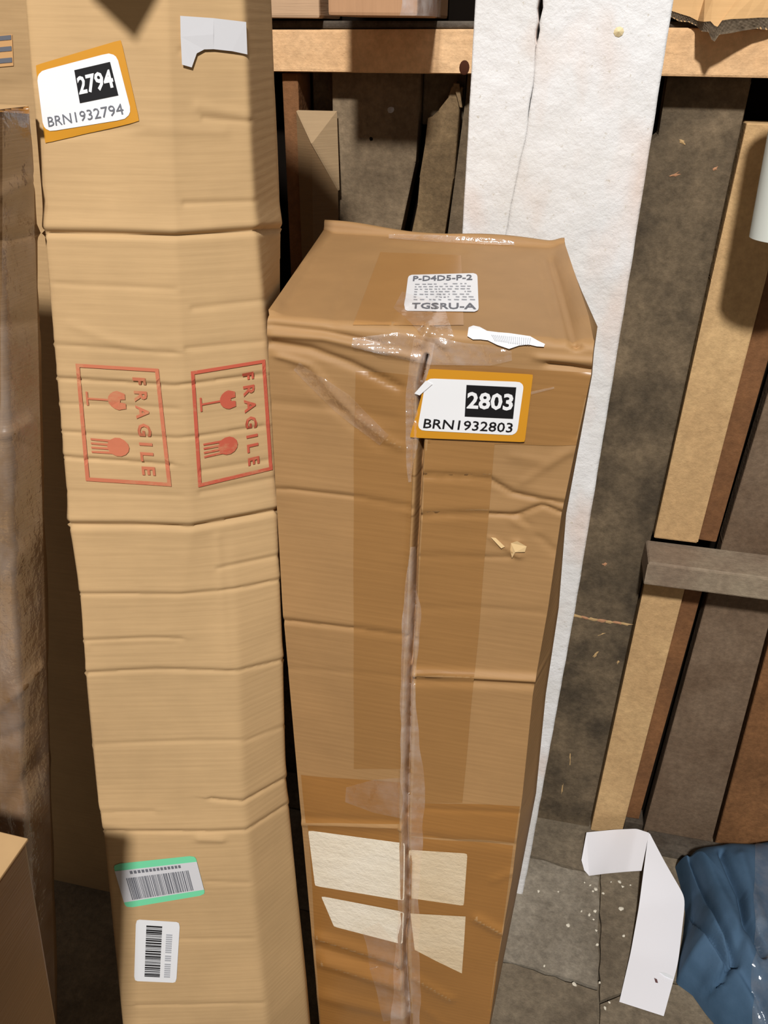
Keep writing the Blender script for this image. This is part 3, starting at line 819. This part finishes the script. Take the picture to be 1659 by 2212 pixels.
# address label on the lid
qA = [(882, 596), (1031, 592), (1034, 676), (872, 674)]
t = kid(patch('printed_label', SR, qA, M_white, None, .0012, n=20, m=20, rnd=8), rbx); t['label'] = 'white printed label on the lid'
sub(text('print_line', SR, qA, 'P-D4D5-P-2', (.08, .05, .93, .20), M_greyink, None, .0018, bold=.02), t)
sub(text('print_line', SR, qA, 'TGSRU-A', (.10, .80, .97, .95), M_greyink, None, .0018, bold=.02), t)
rr = np.random.RandomState(4)
marks = []
for j in range(7):
    x = .12
    while x < .9:
        wd = rr.uniform(.02, .07); y0 = .28+j*.07
        if rr.rand() < .85: marks.append([(x, y0), (x+wd, y0+.004), (x+wd, y0+.026), (x, y0+.022)])
        x += wd+rr.uniform(.015, .04)
sub(polys('fine_print', SR, qA, marks, M_lightink, None, .0018), t)
# barcode label crumpled over the front rim
qC = [(1012, 712), (1176, 738), (1172, 749), (1006, 733)]
tpx = np.array([(1012, 712), (1022, 708), (1036, 711), (1052, 719), (1075, 722), (1100, 724), (1125, 727), (1145, 730), (1162, 738), (1177, 744)], float)
bpx = np.array([(1010, 728), (1022, 734), (1038, 734), (1054, 736), (1075, 744), (1100, 752), (1122, 746), (1142, 744), (1160, 748), (1175, 749)], float)
px = np.stack([tpx*(1-f)+bpx*f for f in np.linspace(0, 1, 5)], 0)
pts = np.array([tuple(p) for p in SR.lay(px.reshape(-1, 2), .0022)]).reshape(5, 10, 3)
bcl = kid(gmesh('barcode_label', pts, M_white), rbx); bcl['label'] = 'crumpled white barcode label on the rim'
sub(polys('barcode', SR, [(1060, 725), (1150, 733), (1146, 746), (1070, 738)], [rect(.0+.05*i, .1, .022+.05*i, .95) for i in range(20)], M_lightink, None, .0030), bcl)
# blank yellowed labels low on the front
def blank(quad, mat=M_whiteold, off=.0013, rnd=4):
    return kid(patch('blank_label', SR, quad, mat, None, off, n=20, m=20, rnd=rnd), rbx)
blank([(666, 1792), (873, 1820), (872, 1944), (681, 1912)])
blank([(885, 1834), (1010, 1842), (1002, 1955), (884, 1938)], M_whiteold2)
b3 = blank([(694, 1934), (872, 1968), (868, 2038), (722, 2000)], M_whiteold)
V = SR.lay([(888, 1972), (1006, 1978), (1003, 2030), (998, 2101), (940, 2073), (896, 2050)], .0013)
kid(mesh('blank_label', V, [tuple(range(6))[::-1]], M_whiteold2), rbx)
patchq = [(905, 2040), (1003, 2010), (1000, 2018), (905, 2046)]
# torn spot on the right flap
V = SR.lay([(1106, 1172), (1118, 1168), (1138, 1178), (1134, 1190), (1112, 1192), (1108, 1202), (1103, 1186)], .0022)
kid(mesh('torn_spot', V, [tuple(range(7))[::-1]], M_torn), rbx)
V = SR.lay([(1060, 1160), (1070, 1161), (1090, 1180), (1084, 1182)], .002)
kid(mesh('torn_spot', V, [(3, 2, 1, 0)], M_torn), rbx)
# clear film: loose tape down the seam, over the front rim and the back lip
def filmstrip(path, half, mat, off, amp, n=160, m=16, name='clear_tape', ridge=1.1):
    path = np.array(path, float)
    L = np.r_[0, np.cumsum(np.hypot(*np.diff(path, axis=0).T))]
    s_ = np.linspace(0, L[-1], n); c = np.c_[np.interp(s_, L, path[:, 0]), np.interp(s_, L, path[:, 1])]
    tg = np.gradient(c, axis=0); tg /= np.linalg.norm(tg, axis=1, keepdims=True); nr = np.c_[-tg[:, 1], tg[:, 0]]
    hw = np.interp(s_, L, half)
    ts = np.linspace(-1, 1, m)
    px = c[:, None]+nr[:, None]*(hw[:, None]*ts[None])[..., None]
    px[..., 0] += 2.5*snoise(px[..., 0]/20, px[..., 1]/20, 31, 1.)
    pts = np.array([tuple(p) for p in SR.lay(px.reshape(-1, 2), off)]).reshape(n, m, 3)
    rd = CAM-pts; rd /= np.linalg.norm(rd, axis=2, keepdims=True)
    wv = snoise(px[..., 0]/9, px[..., 1]/16, 41, 1.)+.6*snoise(px[..., 0]/5, px[..., 1]/6, 42, 1.)
    wv = wv+ridge*snoise(px[..., 0]/45, px[..., 1]/2.8, 43, 1.)*np.clip(.4+snoise(px[..., 0]/30, px[..., 1]/40, 44, 1.), 0, 1)
    pts = pts+rd*(amp*np.clip(.5+.5*wv, 0, 1.3))[..., None]
    return kid(gmesh(name, pts, mat), rbx)
filmstrip([(893, 1180), (890, 1260), (890, 1330), (882, 1470), (884, 1560), (892, 1700), (890, 1800), (884, 1940), (880, 2060), (876, 2240)], [4, 12, 20, 14, 18, 27, 24, 22, 26, 32], M_film, .0016, .003, 260, 14)
filmstrip([(918, 735), (905, 790), (893, 860), (888, 960), (888, 1040)], [22, 22, 16, 12, 4], M_film, .0016, .002, 90, 12)
filmstrip([(760, 738), (860, 745), (930, 757), (1000, 764), (1060, 767), (1105, 768)], [10, 26, 30, 24, 22, 10], M_film, .0014, .003, 120, 26)
filmstrip([(840, 512), (930, 516), (1010, 520), (1080, 524), (1110, 527)], [5, 8, 8, 7, 4], M_film, .0014, .002, 90, 8)
filmstrip([(750, 1715), (810, 1718), (870, 1722)], [16, 36, 44], M_filmthin, .0014, .0035, 60, 36)
filmstrip([(640, 790), (740, 870), (830, 950)], [10, 24, 14], M_filmthin, .0014, .002, 60, 12)
filmstrip([(860, 650), (930, 690), (960, 740)], [20, 36, 24], M_filmthin, .0014, .003, 40, 16)
filmstrip([(800, 2000), (840, 2080), (860, 2200)], [20, 40, 30], M_filmthin, .0014, .0035, 90, 20)
filmstrip([(1145, 848), (1200, 836)], [3, 2], M_film, .0016, .001, 20, 4)
# ================================================================== LEANING WRAPPED BOX AT THE LEFT EDGE
wbx = empty('cardboard_box', (-.70, .30, 0))
tag(wbx, 'film wrapped box, darkened for shade, leaning in from the left edge', 'box', 'tall cardboard boxes leaning by the wall')
e1 = [(70, 228), (77, 320), (92, 700), (101, 1100), (112, 1600), (122, 1900), (127, 2212)]
cF = [on_lean(x, y, -.010) for x, y in e1]
def shift(c, dx, dy): return [np.array([p[0]+dx, p[1]+dy, p[2]]) for p in c]
zz = np.linspace(0.005, cF[0][2], 420)
cN = shift(cF, -.004, -.055); cNL = shift(cF, -.34, -.055); cFL = shift(cF, -.34, 0)
Pw = section_skin([cNL, cN, cF, cFL, cNL], zz, .005)
Pw = smooth_cols(Pw, 2)
wcr = [([(0, 940), (30, 930), (60, 905)], .004, 10, 'r'), ([(0, 1530), (60, 1470), (90, 1435)], .004, 9, 'r'), ([(0, 1600), (70, 1570)], .003, 12), ([(0, 1760), (90, 1640)], .004, 16),
       ([(0, 700), (80, 690)], .002, 16), ([(0, 520), (80, 500)], .003, 9), ([(0, 1250), (60, 1180)], .003, 20, 'r'), ([(0, 420), (60, 390)], .003, 14, 'r'), ([(0, 2060), (60, 1900)], .004, 14, 'r'), ([(20, 2212), (90, 1950)], .003, 14)]
Pw = creased(Pw, wcr, amp=.0022, seed=15)
Pw[:, -1] = Pw[:, 0]
wb = kid(gmesh('body', Pw, M_pack), wbx)
rg = Pw[-1]; cen = rg.mean(0)+[0, 0, .004]
kid(mesh('lid', list(rg)+[cen], [(i, i+1, len(rg)) for i in range(len(rg)-1)], M_left2), wbx)
SW = Surf([wb])
def wfilm(quad, amp, mat, seed):
    Hm = homography(quad); n, m = 90, 14
    u, v = np.meshgrid(np.linspace(0, 1, m), np.linspace(0, 1, n)); px = Hm(np.c_[u.ravel(), v.ravel()])
    pts = np.array([tuple(p) for p in SW.lay(px, .0015)])
    rd = CAM-pts; rd /= np.linalg.norm(rd, axis=1, keepdims=True)
    wv = snoise(px[:, 0]/12+px[:, 1]/30, px[:, 1]/40, seed, 1.)
    pts = pts+rd*(amp*np.clip(.5+.5*wv, 0, 1.2))[:, None]
    return kid(gmesh('stretch_film', pts.reshape(n, m, 3), mat), wbx)
wfilm([(2, 240), (66, 240), (118, 2200), (2, 2200)], .004, M_filmthin, 51)
kid(patch('tape_strip', SW, [(-60, 222), (62, 230), (64, 246), (-60, 238)], M_tape2, None, .0012, n=6, m=10), wbx)
# lower carton in front, only its corner shows
cbx = empty('cardboard_box', (-.62, .42, 0))
tag(cbx, 'low carton corner at the bottom left edge of the picture', 'box')
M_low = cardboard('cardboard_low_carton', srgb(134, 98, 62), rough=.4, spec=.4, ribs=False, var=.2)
pt, pb_ = at(57, 1818, Y=.425), at(122, 2212, Y=.425)
kx = (pt[0]-pb_[0])/(pt[2]-pb_[2]); bx_ = pt[0]-kx*pt[2]
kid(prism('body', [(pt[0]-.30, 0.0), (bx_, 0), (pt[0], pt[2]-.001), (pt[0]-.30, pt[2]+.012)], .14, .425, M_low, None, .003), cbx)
kid(prism('lid', [(pt[0]-.30, pt[2]+.0122), (pt[0]+.001, pt[2]-.0008), (pt[0]+.001, pt[2]+.0025), (pt[0]-.30, pt[2]+.0155)], .138, .427, M_left2, None, .001), cbx)

# pale box behind at the far left
nbx = empty('cardboard_box', (-.85, 1.1, 0))
tag(nbx, 'pale cardboard box behind the leaning wrapped box at the upper left', 'box', 'tall cardboard boxes leaning by the wall')
xe = -.57
Pn = section_skin([[(-1.1, .97, .9), (-1.1, .97, 1.9)], [(xe, .97, .9), (xe, .97, 1.9)], [(xe-.01, 1.25, .9), (xe-.01, 1.25, 1.9)], [(-1.1, 1.25, .9), (-1.1, 1.25, 1.9)], [(-1.1, .97, .9), (-1.1, .97, 1.9)]], np.linspace(0.0, 1.9, 240), .008)
Pn = creased(Pn, [([(0, 190), (70, 180)], .002, 8), ([(0, 40), (60, 20)], .001, 10)], amp=.0012, seed=33); Pn[:, -1] = Pn[:, 0]
nb = kid(gmesh('body', Pn, M_left2), nbx)
SN = Surf([nb])
q = [(-60, 82), (27, 74), (30, 142), (-60, 150)]
t = kid(patch('printed_label', SN, q, flat('label_faded_orange', srgb(214, 166, 112), .7, .2), None, .0009, n=8, m=8), nbx); t['label'] = 'faded orange print with dark bars'
for i in range(3):
    sub(patch('print_bar', SN, q, M_greyink, None, .0014, n=4, m=10, sub=(.2, .02+.36*i, .98, .17+.36*i)), t)

# ================================================================== ON THE RAIL
# pinkish box overhanging the rail left of the post
pb = empty('cardboard_box', (-.33, 1.3, 1.61))
tag(pb, 'pinkish cardboard box resting on the rail left of the white post', 'box')
def railtop(x): return rz(x)+.066
OY = 1.165
x0, x1 = at(708, 20, Y=OY)[0], at(902, 20, Y=OY)[0]
zb = 1.6125
kid(box('body', (x0, OY, zb), (x1, 1.415, zb+.22), M_pink, None, .004), pb)
fm = []
for i, z in enumerate(np.linspace(zb+.001, zb+.20, 30)):
    fm.append([(x1-.022+.003*math.sin(i*.7), OY-.0006, z), (x1-.010, OY-.0015-.002*math.sin(i*1.1), z), (x1+.003, OY-.0016, z), (x1+.012, OY+.03, z), (x1+.0065, OY+.14, z)])
kid(gmesh('plastic_wrap', np.array(fm), film('rail_film', .25)), pb)
pb2 = empty('cardboard_box', (-.45, 1.36, 1.61))
tag(pb2, 'pale box on the rail tucked between the tall pale box and the pinkish box', 'box')
xa, xb2 = at(560, 20, Y=1.30)[0]-.02, x0-.004
kid(box('body', (xa, 1.30, zb-.002), (at(690, 20, Y=1.30)[0], 1.415, zb+.20), cardboard('paper_pale', srgb(206, 172, 138), ribs=False), None, .004), pb2)
kid(prism('lid_edge', [(xa-.001, zb+.2), (at(690, 20, Y=1.30)[0]+.001, zb+.2), (at(690, 20, Y=1.30)[0]+.001, zb+.204), (xa-.001, zb+.204)], 1.299, 1.416, M_pink, None, .001), pb2)
# dark thing between that box and the post
# torn corrugated flap on the rail at the right
fb = empty('cardboard_box', (.3, 1.38, 1.615))
tag(fb, 'torn cardboard box with a ragged corrugated flap on the rail at the right', 'box')
kid(box('body', (.10, 1.345, 1.6145), (.75, 1.425, 1.86), M_pink, None, .004), fb)
def flapP(px, py, t):                             # flap plane sloping down towards the room
    # plane through hinge (Y 1.34, Z 1.668) and edge (Y 1.225, Z 1.6)
    d = ray(px, py); k = (1.668-1.598)/(1.335-1.225)
    s_ = (1.598-1.225*k-H)/(d[2]-k*d[1]); return CAM+d*s_
edge = [(1440, 22), (1452, 24), (1470, 30), (1490, 36), (1507, 45), (1520, 47), (1535, 46), (1543, 55), (1550, 58), (1560, 44), (1580, 41), (1610, 40), (1640, 38), (1665, 38), (1700, 37), (1760, 36)]
YE = [1.312, 1.312, 1.311, 1.309, 1.300, 1.250, 1.240, 1.234, 1.232, 1.236, 1.246, 1.264, 1.280, 1.292, 1.302, 1.31]
YE = [1.316-(1.316-v)*.58 for v in YE]
E0 = np.array([at(x, y, Y=Y_) for (x, y), Y_ in zip(edge, YE)])
hx = np.linspace(E0[0, 0]-.004, E0[-1, 0]+.02, len(edge))
Hn = np.stack([hx, np.full(len(edge), 1.337), np.full(len(edge), 1.6695)], -1)
nrm = np.array([0, -.07, .11]); nrm = nrm/np.linalg.norm(nrm)
th = .0085
thick = np.array([.009, .010, .010, .009, .008, .013, .017, .020, .021, .022, .020, .018, .017, .017, .017, .017])
rowsF = [Hn, Hn*.5+E0*.5, E0]
topf = np.stack(rowsF, 0)
kid(gmesh('flap', topf, M_tan, None, False), fb)
und = E0 - np.array([0, .0, 1.0])*thick[:, None]*.75 + np.array([0, .002, 0])
und[:, 2] += .001*np.sin(np.arange(len(edge))*2.3)
fine = 90
tt = np.linspace(0, len(edge)-1, fine)
ip = lambda A: np.stack([np.interp(tt, np.arange(len(edge)), A[:, i]) for i in range(3)], -1)
top_e, bot_e = ip(E0), ip(und)
core = []
for j, f in enumerate(np.linspace(0, 1, 7)):
    r_ = top_e*(1-f)+bot_e*f
    if 0 < j < 6: r_ = r_+np.c_[np.zeros(fine), .0012*np.abs(np.sin(np.arange(fine)*1.25+j*.9)), np.zeros(fine)]
    core.append(r_)
kid(gmesh('corrugated_edge', np.array(core), M_core, None, False), fb)
Hb = Hn-np.array([0, 0, .008])
kid(gmesh('flap_underside', np.stack([Hb, und], 0), M_tan, None, False), fb)

# cardboard scrap folded behind the brown box
cs = empty('cardboard_scrap', at(680, 500, Y=1.33)*[1, 1, 0])
tag(cs, 'folded cardboard scrap wedged behind the brown taped box', 'scrap')
def thin(name, pts, mat, par, th=.003):
    P_ = [np.array(p) for p in pts]; n_ = len(P_)
    nr = np.cross(P_[1]-P_[0], P_[2]-P_[0]); nr /= np.linalg.norm(nr)
    if nr[1] < 0: nr = -nr
    V = P_+[p+nr*th for p in P_]
    return kid(mesh(name, V, [tuple(range(n_)), tuple(range(2*n_-1, n_-1, -1))]+[(i, i+n_, (i+1) % n_+n_, (i+1) % n_) for i in range(n_)], mat), par)
a1, a2, a3 = at(640, 240, Y=1.33), at(724, 242, Y=1.352), at(730, 412, Y=1.345)
a4 = at(672, 310, Y=1.318)
thin('upper_leaf', [a1, a4, a3, a2], cardboard('cardboard_dimmed', srgb(172, 146, 112), ribs=False), cs)  # upper leaf's colour lowered to stand for shadow on the scrap
b1 = a1*[1, 1, 0]; b2 = a3*[1, 1, 0]
thin('lower_leaf', [a1, np.array([a1[0], 1.334, 0.0]), np.array([a3[0], 1.352, .0]), a3, a4+[0, .003, -.002]], cardboard('cardboard_shaded', srgb(128, 102, 72), ribs=False), cs)  # lower leaf's colour darkened too, shade put into the cardboard

# ================================================================== RIGHT EDGE: white foam roll hung from the rail
rl = empty('foam_roll', at(1660, 420, Y=1.22))
tag(rl, 'white foam roll hanging at the right edge above the grey ledge', 'roll')
rows = []
cxx = at(1750, 400, Y=1.22)[0]
zb_, zt2 = at(1640, 518, Y=1.20)[2], 1.575
xb = at(1625, 505, Y=1.2)[0]; xt = at(1659, 315, Y=1.2)[0]
for z in np.linspace(zb_, zt2, 24):
    f = (z-zb_)/(zt2-zb_)
    le = xb+(xt-xb)*(z-zb_)/(at(1659, 315, Y=1.2)[2]-zb_)+.003*math.sin(f*9)*0
    r_ = .05; c_ = le+r_
    rows.append([(c_-r_*math.cos(a), 1.215-r_*.8*math.sin(a)+.0, z) for a in np.linspace(0, 2*math.pi, 40)])
rows = np.array(rows)
kid(gmesh('outer_layer', rows, M_roll), rl)
cb_ = rows[0].mean(0)
kid(mesh('rolled_end', list(rows[0])+[cb_], [(i, i+1, 40) for i in range(39)], M_roll), rl)
ct = rows[-1].mean(0)
kid(mesh('top_end', list(rows[-1])+[ct], [(i, i+1, 40) for i in range(39)], M_roll), rl)
st = np.array([[(ct[0]+.003*math.cos(a)+0, yy+.003*math.sin(a), zz2) for a in np.linspace(0, 6.283, 8)] for yy, zz2 in [(ct[1], ct[2]-.005), (1.225, 1.577), (1.26, 1.574), (1.316, 1.568)]])
kid(gmesh('hanging_string', st, M_strip), rl)

# ================================================================== FLOOR THINGS
# white strip folded to an L
wsx = empty('foam_strip', at(1400, 1950, Z=0))
tag(wsx, 'white folded strip lying on the floor beside the blue bundle', 'strip')
def ribbon(name, L_, R_, n=40, m=10, mat=M_strip, th=.0016):
    L_ = np.array(L_); R_ = np.array(R_); k = np.arange(len(L_)); t_ = np.linspace(0, len(L_)-1, n)
    a = np.stack([np.interp(t_, k, L_[:, i]) for i in range(3)], -1); b = np.stack([np.interp(t_, k, R_[:, i]) for i in range(3)], -1)
    for _ in range(6):
        for q_ in (a, b): q_[1:-1] = (q_[:-2]+2*q_[1:-1]+q_[2:])/4
    s_ = np.linspace(0, 1, m)
    P_ = a[:, None]*(1-s_[None, :, None])+b[:, None]*s_[None, :, None]
    P_ = np.concatenate([P_, P_[:, ::-1]-[0, 0, th], P_[:, :1]], 1)
    return kid(gmesh(name, P_, mat, None, False), wsx)
Z0 = .003
# long arm: left side and right side from fold to end
ribbon('long_arm', [at(1401, 1800, Z=.075), at(1393, 1860, Z=.06), at(1380, 1960, Z=.03), at(1362, 2060, Z=.012), at(1338, 2163, Z=Z0)],
       [at(1404, 1801, Z=.075), at(1436, 1862, Z=.058), at(1481, 1940, Z=.04), at(1465, 2080, Z=.014), at(1434, 2194, Z=Z0)], 60)
ribbon('short_arm', [at(1402, 1799, Z=.074), at(1375, 1790, Z=.070), at(1330, 1792, Z=.05), at(1267, 1798, Z=.028)],
       [at(1386, 1880, Z=.058), at(1355, 1882, Z=.05), at(1310, 1886, Z=.028), at(1272, 1891, Z=Z0)], 40)
kid(mesh('short_arm_tip', [at(1267, 1798, Z=.028), at(1272, 1891, Z=Z0), at(1262, 1880, Z=.004), at(1256, 1858, Z=.010)], [(0, 3, 2, 1)], M_strip), wsx)
sk = [np.array(at(x, y, Z=.010))+[0, 0, .002] for x, y in [(1424, 2101), (1440, 2104), (1455, 2112), (1453, 2117), (1436, 2110)]]
kid(mesh('tape_glint', sk, [tuple(range(5))[::-1]], flat('tape_glint_white', srgb(240, 244, 248), .1, .6)), wsx)  # near-white opaque patch painted as a glint on tape
kid(mesh('stain', [np.array(at(x, y, Z=.010))+[0, 0, .0022] for x, y in [(1413, 2114), (1419, 2117), (1421, 2125), (1416, 2124)]], [(3, 2, 1, 0)], flat('stain_brown', srgb(110, 80, 80), .8, .1)), wsx)

# blue cloth bundle with clear plastic over its right side
def bluemat():
    m, nt, b = newmat('blue_fabric')
    v = mapped(nt, (1, 1, 1)); n = noise(nt, v, 9, 5, .6); n2 = noise(nt, v, 160, 3, .7)
    c = ramp(nt, n, [(.3, srgb(58, 83, 106)), (.7, srgb(78, 104, 130))])
    nt.links.new(c, b.inputs['Base Color']); b.inputs['Roughness'].default_value = .85; b.inputs['Specular IOR Level'].default_value = .15
    bump(nt, b, n2, .3, .001); return m
M_blue = bluemat()
bl = empty('cloth_bundle', at(1570, 2000, Z=0))
tag(bl, 'crumpled blue cloth bundle in clear plastic on the floor at the right', 'bundle')
out_px = [(1462, 1862), (1500, 1846), (1560, 1836), (1620, 1838), (1690, 1826), (1780, 1860), (1840, 2000), (1800, 2200), (1700, 2330), (1620, 2262), (1560, 2214), (1530, 2180), (1500, 2138), (1464, 2112), (1468, 2070), (1478, 2020), (1484, 1960), (1474, 1905)]
ang_n = 180
op = np.array([at(x, y, Z=.02)[:2] for x, y in out_px])
L = np.r_[0, np.cumsum(np.hypot(*np.diff(np.r_[op, op[:1]], axis=0).T))]
cl_ = np.r_[op, op[:1]]
s_ = np.linspace(0, L[-1], ang_n+1)
ol = np.c_[np.interp(s_, L, cl_[:, 0]), np.interp(s_, L, cl_[:, 1])]
cc = op.mean(0)
rad = np.linspace(0, 1, 90)
Pb = cc[None, None]+(ol[None]-cc)*rad[:, None, None]
hgt = .125*(1-rad**5)[:, None]**.8*np.ones((1, ang_n+1))
Pb3 = np.concatenate([Pb, hgt[..., None]+.001], -1)
folds = [([(1495, 1850), (1540, 1960), (1590, 2075)], .030, 7), ([(1560, 1838), (1600, 1930), (1610, 1990), (1650, 2060)], .028, 7), ([(1480, 1960), (1530, 2010), (1575, 2080), (1560, 2110), (1520, 2150)], .030, 7),
         ([(1470, 2040), (1490, 2000), (1480, 1975)], .018, 7), ([(1590, 2075), (1640, 2150), (1659, 2212)], .012, 12), ([(1515, 1850), (1570, 1960), (1630, 2090)], .010, 14, 'r'), ([(1500, 1930), (1560, 2030)], .008, 14, 'r'),
         ([(1600, 1850), (1640, 1990)], .010, 14, 'r'), ([(1500, 2090), (1550, 2130)], .008, 14, 'r'), ([(1610, 2000), (1580, 2090)], .008, 12), ([(1530, 1980), (1600, 2100), (1640, 2212)], .006, 16, 'r')]
bw = np.minimum(1, (1-rad)*8)[:, None]*np.ones((1, ang_n+1))
pxb = proj(Pb3.reshape(-1, 3)); Dz = np.zeros(len(pxb))
for f in folds:
    sd, sg = seg_dist(pxb, f[0]); Dz += (1 if len(f) > 3 else -1)*f[1]*np.exp(-(sd/f[2])**2)
Dz += .006*snoise(pxb[:, 0]/60, pxb[:, 1]/60, 71, 1.2)
Pb3[..., 2] = np.maximum(.001, Pb3[..., 2]+Dz.reshape(Pb3.shape[:2])*bw)
kid(gmesh('cloth', Pb3, M_blue), bl)
SB = Surf([bpy.data.objects['cloth']])
n, m = 70, 30
u, v = np.meshgrid(np.linspace(0, 1, m), np.linspace(0, 1, n))
px = homography([(1636, 1822), (1760, 1850), (1760, 2300), (1622, 2240)])(np.c_[u.ravel(), v.ravel()])
px[:, 0] += 8*snoise(px[:, 0]*0, px[:, 1]/30, 81, 1.)*(u.ravel() < .4)
pts = np.array([tuple(p) for p in SB.lay(px, .004)])
pts[:, 2] += .008*np.clip(snoise(px[:, 0]/14, px[:, 1]/45, 82, 1.), -.3, 1)
kid(gmesh('plastic_bag', pts.reshape(n, m, 3), film('bag_film', .05, wr=22, gloss=.08)), bl)

# pale chips and crumbs on the floor
M_chip = flat('paint_chip', srgb(226, 218, 200), .8, .2)
chips = [(1287, 1921, 9), (1275, 1912, 5), (1281, 1925, 6), (1338, 1905, 8), (1345, 1915, 6), (1342, 1962, 11), (1303, 1930, 5), (1362, 1912, 4), (1273, 1976, 6), (1286, 1968, 7), (1256, 1968, 5), (1282, 1986, 5), (1290, 2040, 6), (1288, 2010, 5), (1347, 2021, 6), (1228, 1999, 8), (1206, 1926, 5), (1240, 2126, 9), (1176, 2086, 5), (1163, 1925, 6), (1295, 2122, 5), (1307, 2178, 6), (1316, 2165, 5), (1263, 1906, 4), (1320, 1905, 4), (1250, 1760, 5), (1300, 1755, 5), (1378, 1752, 7)]
for i, (x, y, s_) in enumerate(chips):
    p = at(x, y, Z=.003); r_ = s_/1500*1.0
    bm = bmesh.new(); bmesh.ops.create_icosphere(bm, subdivisions=1, radius=1)
    for v in bm.verts:
        k = random.uniform(.6, 1.15); v.co = Vector((v.co.x*r_*k, v.co.y*r_*k*.8, v.co.z*.0022*k))
    me = bpy.data.meshes.new('paint_chip'); bm.to_mesh(me); bm.free(); me.materials.append(M_chip)
    o = link(bpy.data.objects.new('paint_chip', me)); o.location = (p[0], p[1], .0028); o.rotation_euler[2] = random.uniform(0, 3)
    lab = {5: 'largest pale paint chip, just left of the white folded strip', 17: 'pale paint chip on the floor crack nearest the brown taped box'}.get(i, 'tiny pale crumb of paint on the dusty floor')
    tag(o, lab, 'paint chip', 'pale paint chips scattered on the floor')
